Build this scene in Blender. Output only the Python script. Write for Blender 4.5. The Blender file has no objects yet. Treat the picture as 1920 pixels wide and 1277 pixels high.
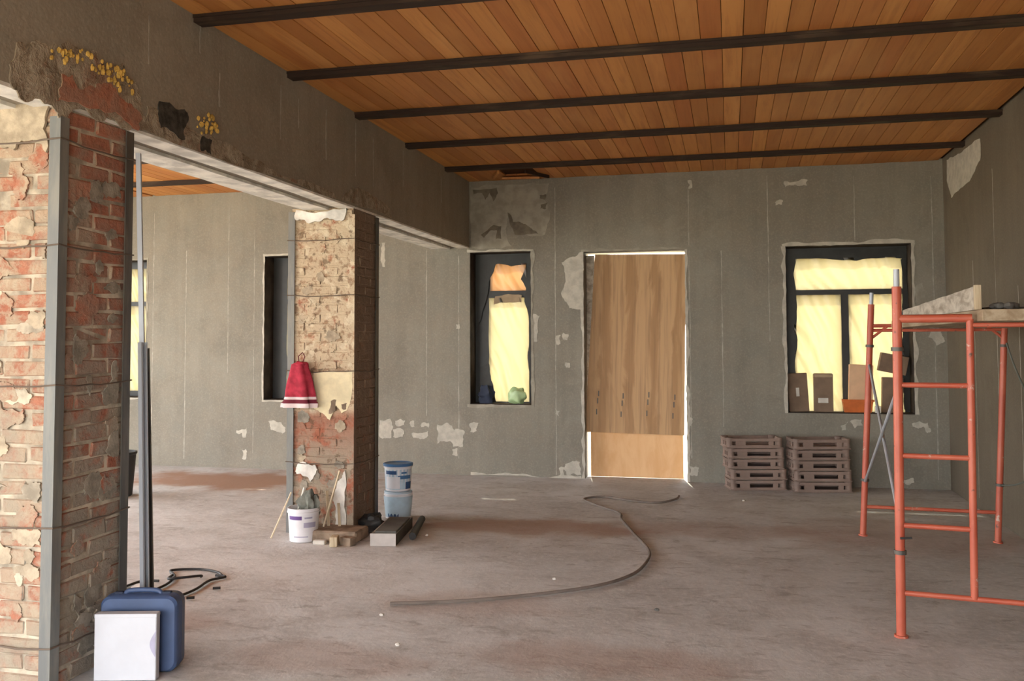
import bpy, bmesh, math, random
from mathutils import Vector, Matrix, noise as mnoise
from mathutils.geometry import tessellate_polygon

# ------------------------------------------------------------ camera, sky, sun, exposure
scene = bpy.context.scene
C = scene.collection
cam_data = bpy.data.cameras.new('camera')
cam = bpy.data.objects.new('camera', cam_data)
C.objects.link(cam)
cam_data.sensor_fit = 'HORIZONTAL'
cam_data.sensor_width = 36.0
cam_data.lens = 1720.39 * 36.0 / 1920.0
cam_data.shift_y = -83.98 / 1920.0
cam_data.clip_start = 0.05
cr, cu, cf = Vector((0.97289, 0.23123, -0.00394)), Vector((0.01521, -0.04696, 0.99878)), Vector((-0.23077, 0.97176, 0.04920))
cam.matrix_world = Matrix(((cr.x, cu.x, -cf.x, 0), (cr.y, cu.y, -cf.y, 0), (cr.z, cu.z, -cf.z, 1.5), (0, 0, 0, 1)))
scene.camera = cam

world = bpy.data.worlds.new('sky')
scene.world = world
world.use_nodes = True
bg = world.node_tree.nodes['Background']
bg.inputs['Color'].default_value = (0.97, 0.985, 1.0, 1)      # bright hazy sky
bg.inputs['Strength'].default_value = 5.0

sun_data = bpy.data.lights.new('sun', 'SUN')
sun_data.energy = 6.0
sun_data.color = (1.0, 0.90, 0.72)
sun_data.angle = math.radians(1.5)
sun = bpy.data.objects.new('sun', sun_data)
C.objects.link(sun)
sun.location = (-4, 20, 14)
sun.rotation_euler = Vector((0.12, -0.62, -0.78)).to_track_quat('-Z', 'Y').to_euler()   # from beyond the far wall

vs = scene.view_settings
vs.view_transform = 'Standard'
vs.look = 'None'
vs.gamma = 1.0
vs.use_curve_mapping = False
vs.exposure = 0.88

random.seed(7)
XB, XR, YB, H, ZB = -2.863, 2.116, 9.972, 3.31, 2.548      # beam face, right wall, far wall, ceiling, beam underside
XL, YF = -8.3, -1.2                                          # left wall and the front of the hall behind the camera
BL = -3.31                                                   # far side of the beam
FEAT = {'beam_dark': [[(4.152, 2.748), (4.376, 2.761), (4.413, 2.712), (4.38, 2.596), (4.164, 2.611)], [(4.549, 2.653), (4.647, 2.653), (4.638, 2.565), (4.54, 2.567)]],
 'beam_lines': [(4.524, 3.116, 3.291), (4.728, 2.865, 3.061), (5.475, 2.832, 3.193), (5.729, 2.967, 3.17), (6.718, 2.808, 3.233), (7.804, 2.9, 3.227),
                (8.944, 2.921, 3.197), (6.175, 2.831, 3.206), (4.06, 2.919, 3.166), (7.088, 2.783, 3.185)],
 'beam_rough': [[(3.173, 2.744), (3.371, 2.797), (3.555, 2.829), (3.759, 2.833), (3.92, 2.795), (3.994, 2.707), (3.998, 2.56), (3.906, 2.539), (3.495, 2.527),
                 (3.356, 2.533), (3.179, 2.544)]],
 'dark': [[(-2.824, 3.217), (-2.537, 3.229), (-2.524, 3.168), (-2.581, 3.073), (-2.624, 3.172), (-2.674, 3.095), (-2.711, 3.175), (-2.812, 3.167)],
          [(-2.725, 2.702), (-2.581, 2.806), (-2.488, 2.791), (-2.489, 2.647), (-2.551, 2.648), (-2.538, 2.745), (-2.613, 2.747), (-2.688, 2.665)],
          [(-2.414, 2.946), (-2.377, 2.908), (-2.352, 2.835), (-2.273, 2.832), (-2.212, 2.806), (-2.12, 2.731), (-2.06, 2.694), (-2.212, 2.686), (-2.335, 2.69),
           (-2.377, 2.782)],
          [(-2.045, 3.124), (-1.973, 3.133), (-1.985, 3.073), (-2.046, 3.088)], [(-2.034, 3.016), (-1.961, 3.037), (-1.974, 2.965), (-2.04, 2.974)]],
 'foam': [(3.387, 2.784), (3.427, 2.786), (3.46, 2.802), (3.5, 2.807), (3.556, 2.824), (3.609, 2.813), (3.657, 2.808), (3.702, 2.806), (3.751, 2.813), (3.786, 2.81),
          (3.826, 2.806), (3.867, 2.786), (3.9, 2.776), (3.858, 2.804), (3.811, 2.765), (3.764, 2.778), (3.721, 2.791), (4.515, 2.736), (4.568, 2.769), (4.633, 2.773),
          (4.678, 2.743), (4.612, 2.719), (4.559, 2.701), (4.656, 2.76)],
 'light': [[(-2.837, 3.242), (-2.705, 3.26), (-2.363, 3.258), (-1.936, 3.251), (-1.997, 3.068), (-1.925, 2.916), (-1.987, 2.679), (-2.212, 2.686), (-2.353, 2.781),
            (-2.395, 2.933), (-2.439, 2.754), (-2.366, 2.559), (-2.838, 2.56)],
           [(-1.803, 2.366), (-1.689, 2.422), (-1.576, 2.478), (-1.573, 2.078), (-1.586, 1.832), (-1.717, 1.857), (-1.811, 2.023), (-1.762, 2.199)],
           [(-3.938, 0.601), (-3.808, 0.615), (-3.768, 0.524), (-3.794, 0.396), (-3.937, 0.4)], [(-3.749, 0.592), (-3.627, 0.6), (-3.639, 0.545), (-3.736, 0.537)],
           [(-3.775, 0.494), (-3.646, 0.49), (-3.658, 0.411), (-3.775, 0.409)], [(-3.562, 0.589), (-3.517, 0.595), (-3.511, 0.529), (-3.562, 0.534)],
           [(-3.434, 0.566), (-3.345, 0.574), (-3.351, 0.52), (-3.434, 0.524)], [(-3.549, 0.456), (-3.351, 0.484), (-3.364, 0.411), (-3.53, 0.402)],
           [(-3.243, 0.558), (-3.117, 0.578), (-3.042, 0.501), (-2.917, 0.48), (-2.942, 0.313), (-3.054, 0.31), (-3.079, 0.369), (-3.243, 0.342)],
           [(-3.067, 0.286), (-3.004, 0.299), (-3.004, 0.21), (-3.067, 0.22)], [(-2.867, 0.57), (-2.761, 0.584), (-2.78, 0.494), (-2.854, 0.481)],
           [(-5.344, 0.56), (-5.171, 0.55), (-5.116, 0.488), (-5.156, 0.419), (-5.308, 0.46)],
           [(-5.763, 0.445), (-5.622, 0.473), (-5.635, 0.365), (-5.677, 0.364), (-5.685, 0.415), (-5.755, 0.413)],
           [(-5.689, 0.219), (-5.633, 0.226), (-5.639, 0.1), (-5.681, 0.112)], [(0.574, 3.164), (0.81, 3.17), (0.803, 3.109), (0.681, 3.125), (0.584, 3.101)],
           [(0.479, 2.947), (0.56, 2.961), (0.548, 2.917), (0.483, 2.913)], [(-0.423, 3.214), (-0.378, 3.212), (-0.373, 3.136), (-0.418, 3.127)],
           [(1.085, 0.621), (1.158, 0.665), (1.136, 0.578), (1.094, 0.572)], [(1.179, 0.666), (1.287, 0.689), (1.296, 0.624), (1.218, 0.596)],
           [(1.767, 0.654), (1.917, 0.662), (1.945, 0.583), (1.905, 0.561), (1.876, 0.624), (1.772, 0.622)],
           [(-1.874, 1.553), (-1.814, 1.564), (-1.821, 1.464), (-1.869, 1.459)], [(-1.79, 1.587), (-1.731, 1.575), (-1.743, 1.505), (-1.785, 1.511)],
           [(-1.769, 1.259), (-1.715, 1.253), (-1.721, 1.201), (-1.763, 1.207)], [(-1.891, 0.762), (-1.832, 0.733), (-1.844, 0.675), (-1.885, 0.697)],
           [(-1.776, 0.154), (-1.611, 0.181), (-1.6, 0.043), (-1.765, 0.038)], [(-1.848, 0.105), (-1.788, 0.119), (-1.789, 0.032), (-1.836, 0.03)],
           [(-0.45, 0.696), (-0.4, 0.668), (-0.413, 0.584), (-0.446, 0.605)], [(-0.446, 0.189), (-0.346, 0.158), (-0.359, 0.069), (-0.442, 0.077)],
           [(1.951, 1.63), (2.064, 1.597), (2.096, 1.479), (2.011, 1.436), (1.938, 1.523)],
           [(1.841, 2.046), (1.901, 2.072), (1.908, 1.91), (1.856, 1.83), (1.837, 1.911)], [(-2.125, 1.803), (-2.053, 1.778), (-2.079, 1.495), (-2.127, 1.495)],
           [(-3.022, 1.691), (-2.978, 1.691), (-2.984, 1.631), (-3.015, 1.637)], [(1.679, 0.087), (1.765, 0.111), (1.773, 0.063), (1.688, 0.05)],
           [(-3.918, 2.645), (-3.879, 2.644), (-3.878, 2.365), (-3.911, 2.366)]],
 'lines': [(-1.875, 0.034, 3.2), (-0.418, 2.517, 3.121), (-0.416, 0.246, 2.459), (0.402, 1.485, 3.228), (-0.081, 0.589, 2.45), (-6.913, 0.081, 3.096),
           (-6.461, 0.093, 2.62), (-5.543, 0.179, 2.853), (-5.888, 1.125, 3.124), (-2.989, 0.18, 2.467), (-3.372, 0.652, 2.538), (2.003, 0.094, 3.155),
           (1.263, 2.514, 3.189)],
 'pillar_holes': [[(-3.05, 1.036), (-3.005, 1.044), (-3.009, 0.961), (-3.067, 0.936)], [(-2.96, 1.012), (-2.915, 1.021), (-2.92, 0.971), (-2.955, 0.975)]],
 'pillar_patch': [(-3.197, 1.264), (-2.873, 1.265), (-2.872, 1.108), (-2.916, 0.963), (-2.961, 0.941), (-3.006, 1.003), (-3.059, 0.886), (-3.118, 0.939),
                  (-3.195, 0.975)],
 'right_patch': [[(9.762, 3.272), (9.245, 3.233), (8.531, 3.221), (8.55, 3.039), (8.926, 2.918), (9.606, 2.872), (9.785, 3.074)]]}

# ------------------------------------------------------------ helpers
class MB:
    """collects shapes; build() links them as one mesh object"""
    def __init__(s): s.v, s.f, s.m = [], [], []
    def add(s, vs_, fs, mi=0):
        n = len(s.v); s.v += [tuple(q) for q in vs_]
        s.f += [tuple(i + n for i in f) for f in fs]; s.m += [mi] * len(fs); return s
    def box(s, x0, x1, y0, y1, z0, z1, mi=0):
        vs_ = [(x, y, z) for z in (z0, z1) for y in (y0, y1) for x in (x0, x1)]
        return s.add(vs_, [(0, 2, 3, 1), (4, 5, 7, 6), (0, 1, 5, 4), (2, 6, 7, 3), (0, 4, 6, 2), (1, 3, 7, 5)], mi)
    def tube(s, pts, r, n=10, mi=0, cap=True):
        pts = [Vector(q) for q in pts]; rr = r if isinstance(r, (list, tuple)) else [r] * len(pts)
        rings = []; prev = None
        for i, q in enumerate(pts):
            d = (pts[min(i + 1, len(pts) - 1)] - pts[max(i - 1, 0)]).normalized()
            if prev is None:
                a = Vector((0, 0, 1)) if abs(d.z) < .9 else Vector((1, 0, 0))
                u = d.cross(a).normalized()
            else:
                u = (prev - d * prev.dot(d)).normalized()
            prev = u; w = d.cross(u)
            rings.append([q + (u * math.cos(2 * math.pi * k / n) + w * math.sin(2 * math.pi * k / n)) * rr[i] for k in range(n)])
        vs_ = [q for R_ in rings for q in R_]; fs = []
        for i in range(len(pts) - 1):
            for k in range(n):
                a, b = i * n + k, i * n + (k + 1) % n
                fs.append((a, b, b + n, a + n))
        if cap: fs += [tuple(range(n))[::-1], tuple(range((len(pts) - 1) * n, len(pts) * n))]
        return s.add(vs_, fs, mi)
    def lathe(s, prof, n=32, mi=0, c=(0, 0, 0), sq=None):
        vs_ = [(c[0] + r * math.cos(2 * math.pi * k / n), c[1] + r * math.sin(2 * math.pi * k / n), c[2] + z) for r, z in prof for k in range(n)]
        fs = []
        for i in range(len(prof) - 1):
            for k in range(n):
                a, b = i * n + k, i * n + (k + 1) % n
                fs.append((a, b, b + n, a + n))
        fs.append(tuple(range(n))[::-1]); fs.append(tuple(range((len(prof) - 1) * n, len(prof) * n)))
        return s.add(vs_, fs, mi)
    def grid(s, fn, nu, nv, mi=0):
        vs_ = [fn(i / nu, j / nv) for j in range(nv + 1) for i in range(nu + 1)]
        fs = [(j * (nu + 1) + i, j * (nu + 1) + i + 1, (j + 1) * (nu + 1) + i + 1, (j + 1) * (nu + 1) + i) for j in range(nv) for i in range(nu)]
        return s.add(vs_, fs, mi)
    def build(s, name, mats, parent=None, smooth=False, bevel=0, loc=None, rot=None, segs=1, solid=0, fix=False):
        me = bpy.data.meshes.new(name); me.from_pydata(s.v, [], s.f); me.update()
        for m in (mats if isinstance(mats, (list, tuple)) else [mats]): me.materials.append(m)
        for p, mi in zip(me.polygons, s.m): p.material_index = mi
        if bevel or fix:
            bm = bmesh.new(); bm.from_mesh(me)
            if fix: bmesh.ops.recalc_face_normals(bm, faces=bm.faces)
            if bevel: bmesh.ops.bevel(bm, geom=[e for e in bm.edges if len(e.link_faces) == 2 and e.calc_face_angle(0) > .6], offset=bevel, segments=segs, affect='EDGES', profile=.5)
            bm.to_mesh(me); bm.free()
        if smooth:
            for p in me.polygons: p.use_smooth = True
            try: me.set_sharp_from_angle(angle=math.radians(40))
            except Exception: pass
        o = bpy.data.objects.new(name, me); C.objects.link(o)
        if parent: o.parent = parent
        if loc: o.location = loc
        if rot: o.rotation_euler = rot
        if solid:
            md = o.modifiers.new('thickness', 'SOLIDIFY'); md.thickness = solid
        return o

def tag(o, label, cat=None, group=None, kind=None):
    o['label'] = label
    if cat: o['category'] = cat
    if group: o['group'] = group
    if kind: o['kind'] = kind
    return o
def empty(name, loc=(0, 0, 0), rz=0):
    o = bpy.data.objects.new(name, None); C.objects.link(o); o.location = loc; o.rotation_euler = (0, 0, rz); o.empty_display_size = .1
    return o
def copy_tree(o, parent=None):
    c = o.copy(); C.objects.link(c)
    if parent: c.parent = parent
    for ch in [k for k in bpy.data.objects if k.parent == o]: copy_tree(ch, c)
    return c

def ragged(pts, amp=.22, depth=3, seed=0, cap=.022):
    rnd = random.Random(seed); P = [Vector(q) for q in pts]
    for d in range(depth):
        Q = []
        for i, a in enumerate(P):
            b = P[(i + 1) % len(P)]; e = b - a
            k = min(1, cap / max(e.length * amp, 1e-6)); Q.append(a); Q.append((a + b) / 2 + Vector((-e.y, e.x)) * rnd.uniform(-amp, amp) * k)
        P = Q; amp *= .8; cap *= .8
    return P
def patch(name, pts, place, mat_, parent, t=.003, seed=0, amp=.2, depth=3, cap=.022):
    """a thin irregular coat lying on a surface; place(a, b, t) maps to 3-D"""
    P = ragged(pts, amp, depth, seed, cap); n = len(P)
    ctr = sum(P, Vector((0, 0))) / n
    m = MB()
    base = [place(q.x, q.y, -.001) for q in P]
    top = [place(q.x, q.y, t) for q in P]
    m.v = [tuple(q) for q in base + top]
    m.f = [(i, (i + 1) % n, n + (i + 1) % n, n + i) for i in range(n)]; m.m = [0] * n
    bm = bmesh.new()
    bv = [bm.verts.new(q) for q in m.v]
    for f in m.f: bm.faces.new([bv[i] for i in f])
    for tri in tessellate_polygon([[Vector((q.x, q.y, 0)) for q in P]]):
        try: bm.faces.new([bv[n + i] for i in tri])
        except ValueError: pass
    bmesh.ops.recalc_face_normals(bm, faces=bm.faces)
    me = bpy.data.meshes.new(name); bm.to_mesh(me); bm.free(); me.materials.append(mat_)
    o = bpy.data.objects.new(name, me); C.objects.link(o); o.parent = parent
    return o

# ------------------------------------------------------------ materials
class NT:
    def __init__(s, name, rough=.8, spec=.3, metal=0):
        s.mat = bpy.data.materials.new(name); s.mat.use_nodes = True
        s.t = s.mat.node_tree; s.b = s.t.nodes['Principled BSDF']
        s.b.inputs['Roughness'].default_value = rough; s.b.inputs['Metallic'].default_value = metal
        s.b.inputs['Specular IOR Level'].default_value = spec
    def n(s, kind, **kw):
        nd = s.t.nodes.new(kind)
        for k, v in kw.items(): setattr(nd, k, v)
        return nd
    def put(s, sock, v):
        if isinstance(v, bpy.types.NodeSocket): s.t.links.new(v, sock)
        elif isinstance(v, (tuple, list)) and len(v) == 3 and sock.type == 'RGBA': sock.default_value = (*v, 1)
        else: sock.default_value = v
    def pos(s): return s.n('ShaderNodeNewGeometry').outputs['Position']
    def objc(s): return s.n('ShaderNodeTexCoord').outputs['Object']
    def rnd(s): return s.n('ShaderNodeObjectInfo').outputs['Random']
    def xyz(s, v):
        k = s.n('ShaderNodeSeparateXYZ'); s.put(k.inputs[0], v); return k.outputs
    def vec(s, x, y, z):
        k = s.n('ShaderNodeCombineXYZ')
        for i, v in enumerate((x, y, z)): s.put(k.inputs[i], v)
        return k.outputs[0]
    def scale(s, v, sc, off=None):
        k = s.n('ShaderNodeMapping'); s.put(k.inputs['Vector'], v); k.inputs['Scale'].default_value = sc
        if off is not None: s.put(k.inputs['Location'], off)
        return k.outputs[0]
    def noise(s, v, sc, det=4, rough=.55, dist=0):
        k = s.n('ShaderNodeTexNoise'); s.put(k.inputs['Vector'], v); k.inputs['Scale'].default_value = sc
        k.inputs['Detail'].default_value = det; k.inputs['Roughness'].default_value = rough; k.inputs['Distortion'].default_value = dist
        return k.outputs['Fac']
    def vor(s, v, sc):
        k = s.n('ShaderNodeTexVoronoi'); s.put(k.inputs['Vector'], v); k.inputs['Scale'].default_value = sc
        return k.outputs['Distance']
    def m(s, op, a, b=0, c=None, clamp=False):
        k = s.n('ShaderNodeMath', operation=op, use_clamp=clamp); s.put(k.inputs[0], a); s.put(k.inputs[1], b)
        if c is not None: s.put(k.inputs[2], c)
        return k.outputs[0]
    def rng(s, v, a, b, c=0, d=1):
        k = s.n('ShaderNodeMapRange', interpolation_type='SMOOTHSTEP')
        for i, q in enumerate((v, a, b, c, d)): s.put(k.inputs[i], q)
        return k.outputs[0]
    def mix(s, f, a, b, mode='MIX'):
        k = s.n('ShaderNodeMix', data_type='RGBA', blend_type=mode)
        s.put(k.inputs[0], f); s.put(k.inputs[6], a); s.put(k.inputs[7], b)
        return k.outputs[2]
    def bump(s, h, st=.3, d=.01):
        k = s.n('ShaderNodeBump'); k.inputs['Strength'].default_value = st; k.inputs['Distance'].default_value = d
        s.put(k.inputs['Height'], h); s.put(s.b.inputs['Normal'], k.outputs[0])
    def col(s, c): s.put(s.b.inputs['Base Color'], c); return s
    def blob(s, P, cx, cy, rx, ry, wob=.5):
        """soft irregular patch footprint on the floor plane, 0..1"""
        x, y, _ = s.xyz(P)
        a = s.m('DIVIDE', s.m('SUBTRACT', x, cx), rx); b = s.m('DIVIDE', s.m('SUBTRACT', y, cy), ry)
        d = s.m('SQRT', s.m('ADD', s.m('MULTIPLY', a, a), s.m('MULTIPLY', b, b)))
        d = s.m('ADD', d, s.m('MULTIPLY', s.m('SUBTRACT', s.noise(P, 2.3, 5), .5), wob * 2))
        return s.rng(d, 1.1, .45)

def plain(name, c, rough=.6, spec=.3, metal=0, var=.12, sc=9.0, bump=0):
    t = NT(name, rough, spec, metal); P = t.objc()
    f = t.rng(t.noise(P, sc, 5), .3, .7)
    t.col(t.mix(f, tuple(v * (1 - var) for v in c), tuple(min(1, v * (1 + var)) for v in c)))
    if bump: t.bump(t.noise(P, sc * 6, 4), bump, .004)
    return t.mat

M = {}
def wall_mat(name, a, b, c, grain=.25):
    t = NT(name, .88, .2); P = t.pos()
    big = t.rng(t.noise(P, .7, 5, .6), .3, .7); mid = t.rng(t.noise(P, 3.2, 6, .62), .32, .7)
    str_ = t.rng(t.noise(t.scale(P, (6, 6, .45)), 1.6, 4), .35, .7)
    k = t.mix(big, a, b); k = t.mix(t.m('MULTIPLY', mid, .55), k, c); k = t.mix(t.m('MULTIPLY', t.rng(t.noise(P, 1.5, 6, .65, .5), .5, .66), .4), k, tuple(v * .78 for v in a))
    k = t.mix(t.m('MULTIPLY', str_, .30), k, tuple(v * .8 for v in a))
    fine = t.noise(P, 60, 3); k = t.mix(t.m('MULTIPLY', t.rng(fine, .45, .75), .22), k, tuple(v * 1.5 for v in b))
    t.col(k); t.bump(t.m('ADD', t.noise(P, 45, 5), t.m('MULTIPLY', mid, 1.2)), grain, .006)
    return t.mat
M['wall'] = wall_mat('cement_plaster', (.235, .212, .172), (.30, .275, .225), (.235, .232, .20))
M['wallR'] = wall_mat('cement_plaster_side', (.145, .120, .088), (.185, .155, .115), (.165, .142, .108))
M['beam'] = wall_mat('beam_render', (.27, .235, .185), (.36, .315, .25), (.30, .27, .215), .35)
M['filler'] = plain('filler_coat', (.50, .47, .40), .9, .2, 0, .14, 14, .3)
M['filler_grey'] = plain('filler_thin', (.33, .305, .25), .9, .2, 0, .16, 10, .3)
M['bead'] = plain('plaster_bead', (.38, .355, .30), .85, .2, 0, .2, 20)
M['dark_plaster'] = plain('bare_plaster', (.17, .145, .11), .9, .2, 0, .2, 12, .3)
M['soffit'] = plain('whitewash', (.74, .71, .65), .85, .2, 0, .25, 7, .5)
M['foam'] = plain('yellow_foam', (.62, .40, .10), .9, .2, 0, .3, 20, .4)
M['tar'] = plain('black_mastic', (.05, .048, .042), .7, .3, 0, .5, 30, .5)

def floor_mat():
    t = NT('dusty_concrete', .78, .25); P = t.pos()
    big = t.rng(t.noise(P, .55, 5, .6), .3, .7); mid = t.rng(t.noise(P, 2.4, 6, .65, .4), .35, .68); fine = t.rng(t.noise(P, 22, 4, .7), .42, .72)
    k = t.mix(big, (.475, .47, .46), (.63, .63, .625))
    k = t.mix(t.m('MULTIPLY', mid, .55), k, (.33, .305, .28))
    k = t.mix(t.m('MULTIPLY', fine, .5), k, (.68, .66, .63))
    k = t.mix(t.m('MULTIPLY', t.rng(t.noise(t.scale(P, (1, 2.2, 1)), 4.5, 6, .7, .8), .54, .66), .55), k, (.28, .25, .225))
    speck = t.rng(t.vor(t.scale(P, (1, 1, 0)), 5.2), .10, .03)
    k = t.mix(t.m('MULTIPLY', t.m('MULTIPLY', speck, t.rng(t.noise(P, 1.7, 3), .5, .62)), .6), k, (.12, .10, .085))
    red = (.34, .215, .155)  # brick dust, and the back pillar's shadow painted as a band beside it
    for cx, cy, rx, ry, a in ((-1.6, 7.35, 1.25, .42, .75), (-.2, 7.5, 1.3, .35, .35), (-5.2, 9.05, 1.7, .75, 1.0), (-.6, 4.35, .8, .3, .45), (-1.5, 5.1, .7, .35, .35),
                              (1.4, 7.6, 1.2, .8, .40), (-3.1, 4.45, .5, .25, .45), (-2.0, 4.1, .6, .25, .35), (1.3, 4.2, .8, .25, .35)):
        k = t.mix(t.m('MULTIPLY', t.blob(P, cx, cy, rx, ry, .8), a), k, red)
    k = t.mix(t.m('MULTIPLY', t.blob(P, -2.4, 5.6, 1.5, .6, .6), .35), k, (.70, .68, .66))
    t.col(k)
    t.bump(t.m('ADD', t.noise(P, 30, 6, .7), t.m('MULTIPLY', mid, .8)), .35, .008)
    return t.mat
M['floor'] = floor_mat()

def wood_ceiling():
    t = NT('stained_pine_board', .55, .3); r = t.rnd(); o = t.objc()
    off = t.vec(t.m('MULTIPLY', r, 37), t.m('MULTIPLY', r, 91), t.m('MULTIPLY', r, 13))
    g = t.noise(t.scale(o, (26, 1.3, 26), off), 1.0, 5, .6, .6); g2 = t.noise(t.scale(o, (3, .6, 3), off), 1.4, 3)
    k = t.mix(r, (.43, .165, .042), (.64, .285, .08))
    r2 = t.m('FRACT', t.m('MULTIPLY', r, 17.3)); k = t.mix(t.m('MULTIPLY', t.rng(r2, .55, 1), .75), k, (.46, .15, .042))
    k = t.mix(t.m('MULTIPLY', t.rng(g, .42, .7), .5), k, (.34, .11, .026))
    k = t.mix(t.m('MULTIPLY', t.rng(g2, .5, .75), .4), k, (.72, .36, .12))
    t.col(k); t.bump(g, .15, .003); return t.mat
M['plank'] = wood_ceiling()
M['gap'] = plain('plank_backing', (.05, .022, .010), .9, .1)
def joist_mat():
    t = NT('rusted_joist', .7, .3); P = t.pos()
    f = t.rng(t.noise(t.scale(P, (1.2, 6, 6)), 1.6, 5), .52, .72)
    t.col(t.mix(t.m('MULTIPLY', f, .7), (.030, .016, .010), (.105, .068, .040))); return t.mat
M['joist'] = joist_mat()

def brick_mat(name, which):
    t = NT(name, .92, .15); P = t.pos(); r = t.rnd()
    n1 = t.noise(P, 7, 6, .68, .3); n2 = t.noise(P, 24, 5, .7); n3 = t.noise(P, 2.1, 5, .6); n4 = t.noise(P, 17, 5, .65, .3)
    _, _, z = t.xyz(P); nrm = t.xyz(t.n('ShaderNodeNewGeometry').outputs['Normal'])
    fr = t.rng(nrm[1], -.2, -.7); sd = t.rng(nrm[0], .2, .7)              # the torn face, and the side face with mortar and painted shade
    k = t.mix(r, (.34, .12, .072), (.44, .185, .115))
    k = t.mix(t.rng(n2, .45, .68, 0, .6), k, (.24, .085, .055))
    cream, grey = (.44, .35, .245), (.33, .30, .245)
    if which == 1:
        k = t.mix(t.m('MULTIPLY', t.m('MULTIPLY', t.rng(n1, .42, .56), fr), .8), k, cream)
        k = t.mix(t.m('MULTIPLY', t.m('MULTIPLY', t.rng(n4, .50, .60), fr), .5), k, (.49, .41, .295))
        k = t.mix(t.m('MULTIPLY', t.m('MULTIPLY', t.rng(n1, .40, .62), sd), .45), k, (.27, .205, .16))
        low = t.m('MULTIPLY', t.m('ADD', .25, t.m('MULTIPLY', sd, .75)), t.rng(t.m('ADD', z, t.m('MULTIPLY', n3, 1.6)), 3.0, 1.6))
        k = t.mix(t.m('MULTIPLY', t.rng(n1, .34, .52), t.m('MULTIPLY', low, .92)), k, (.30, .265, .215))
        k = t.mix(t.rng(n3, .52, .64, 0, .75), k, (.34, .295, .225))
    else:
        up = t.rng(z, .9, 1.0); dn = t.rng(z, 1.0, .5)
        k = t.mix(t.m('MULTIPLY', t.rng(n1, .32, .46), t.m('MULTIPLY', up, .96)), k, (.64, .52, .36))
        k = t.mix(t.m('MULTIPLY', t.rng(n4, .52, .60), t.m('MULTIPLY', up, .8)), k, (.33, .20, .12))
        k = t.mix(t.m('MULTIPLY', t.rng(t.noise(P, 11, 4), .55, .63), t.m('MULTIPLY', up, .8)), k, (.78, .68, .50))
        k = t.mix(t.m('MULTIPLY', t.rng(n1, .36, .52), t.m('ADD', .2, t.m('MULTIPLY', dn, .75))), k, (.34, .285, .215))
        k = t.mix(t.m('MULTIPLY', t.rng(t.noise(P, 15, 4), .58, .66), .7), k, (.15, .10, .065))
        k = t.mix(t.m('MULTIPLY', sd, t.rng(n1, .30, .5, .55, .95)), k, (.24, .175, .13))  # side face browned darker, its shade put into the colour
    t.col(k); t.bump(t.m('ADD', n2, n1), .8, .014); return t.mat
M['brick1'] = brick_mat('old_brick', 1)
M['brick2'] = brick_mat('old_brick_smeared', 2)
M['mortar'] = plain('lime_mortar', (.43, .37, .285), .95, .15, 0, .4, 9, .8)
def steel_mat(name, c, dust, rough=.5):
    t = NT(name, rough, .5, .55); P = t.pos()
    f = t.rng(t.noise(t.scale(P, (9, 9, 1.4)), 1.5, 6, .65), .4, .68)
    t.col(t.mix(t.m('MULTIPLY', f, .75), c, dust)); t.put(t.b.inputs['Metallic'], t.m('MULTIPLY', t.m('SUBTRACT', 1, f), .2)); return t.mat
M['steel'] = steel_mat('mill_steel', (.15, .155, .15), (.235, .225, .19))
M['steel_dark'] = steel_mat('dark_steel', (.085, .08, .072), (.15, .13, .105))
M['zinc'] = steel_mat('galvanised_sheet', (.46, .49, .54), (.40, .42, .45), .4)
M['wire'] = plain('tie_wire', (.17, .13, .10), .7, .4, .4)
def paint_mat():
    t = NT('orange_red_enamel', .42, .5); P = t.objc()
    n = t.noise(P, 11, 6, .7); k = t.mix(t.rng(t.noise(P, 3, 4), .35, .7), (.48, .095, .052), (.58, .15, .085))
    k = t.mix(t.rng(n, .62, .70), k, (.62, .50, .42)); k = t.mix(t.rng(t.noise(P, 19, 5), .66, .72), k, (.14, .06, .04))
    t.col(k); return t.mat
M['paint'] = paint_mat()
def timber(name, a, b, sc=(18, 2, 18)):
    t = NT(name, .75, .25); o = t.objc(); g = t.noise(t.scale(o, sc), 1.2, 6, .62, .5)
    t.col(t.mix(t.rng(g, .35, .68), a, b)); t.bump(g, .2, .003); return t.mat
M['deck'] = timber('scaffold_board', (.46, .37, .26), (.30, .22, .14))
M['lath'] = timber('pale_lath', (.62, .52, .36), (.42, .32, .2), (30, 30, 2))
M['greywood'] = timber('plaster_splashed_board', (.62, .57, .48), (.33, .28, .22), (14, 5, 14))
def ply():
    t = NT('brown_plywood', .6, .3); o = t.objc(); x, y, z = t.xyz(o)
    w = t.noise(t.scale(o, (2.2, 1, .55)), 1.6, 5, .6, 1.6); s_ = t.noise(t.scale(o, (34, 1, 1.2)), 1.0, 5, .6, .5)
    band = t.rng(t.m('SINE', t.m('ADD', t.m('MULTIPLY', x, 24), t.m('MULTIPLY', w, 7))), -.2, 1)
    k = t.mix(t.m('MULTIPLY', band, .55), (.58, .365, .19), (.31, .155, .062))
    k = t.mix(t.rng(s_, .45, .7, 0, .5), k, (.27, .16, .085)); k = t.mix(t.rng(w, .52, .7, 0, .45), k, (.40, .23, .10))
    t.col(k); return t.mat
M['ply'] = ply()
M['ply2'] = timber('glow_tinted_plywood', (.93, .60, .32), (.85, .50, .24), (6, 4, 2))  # sheet colour raised to stand for sunlight glowing through it
M['membrane'] = plain('black_vapour_membrane', (.022, .024, .022), .45, .5, 0, .3, 6)
M['frame'] = plain('anthracite_window_frame', (.030, .032, .032), .4, .5)
M['reveal'] = plain('tarred_reveal', (.045, .034, .028), .8, .2, 0, .35, 8, .3)
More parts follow.
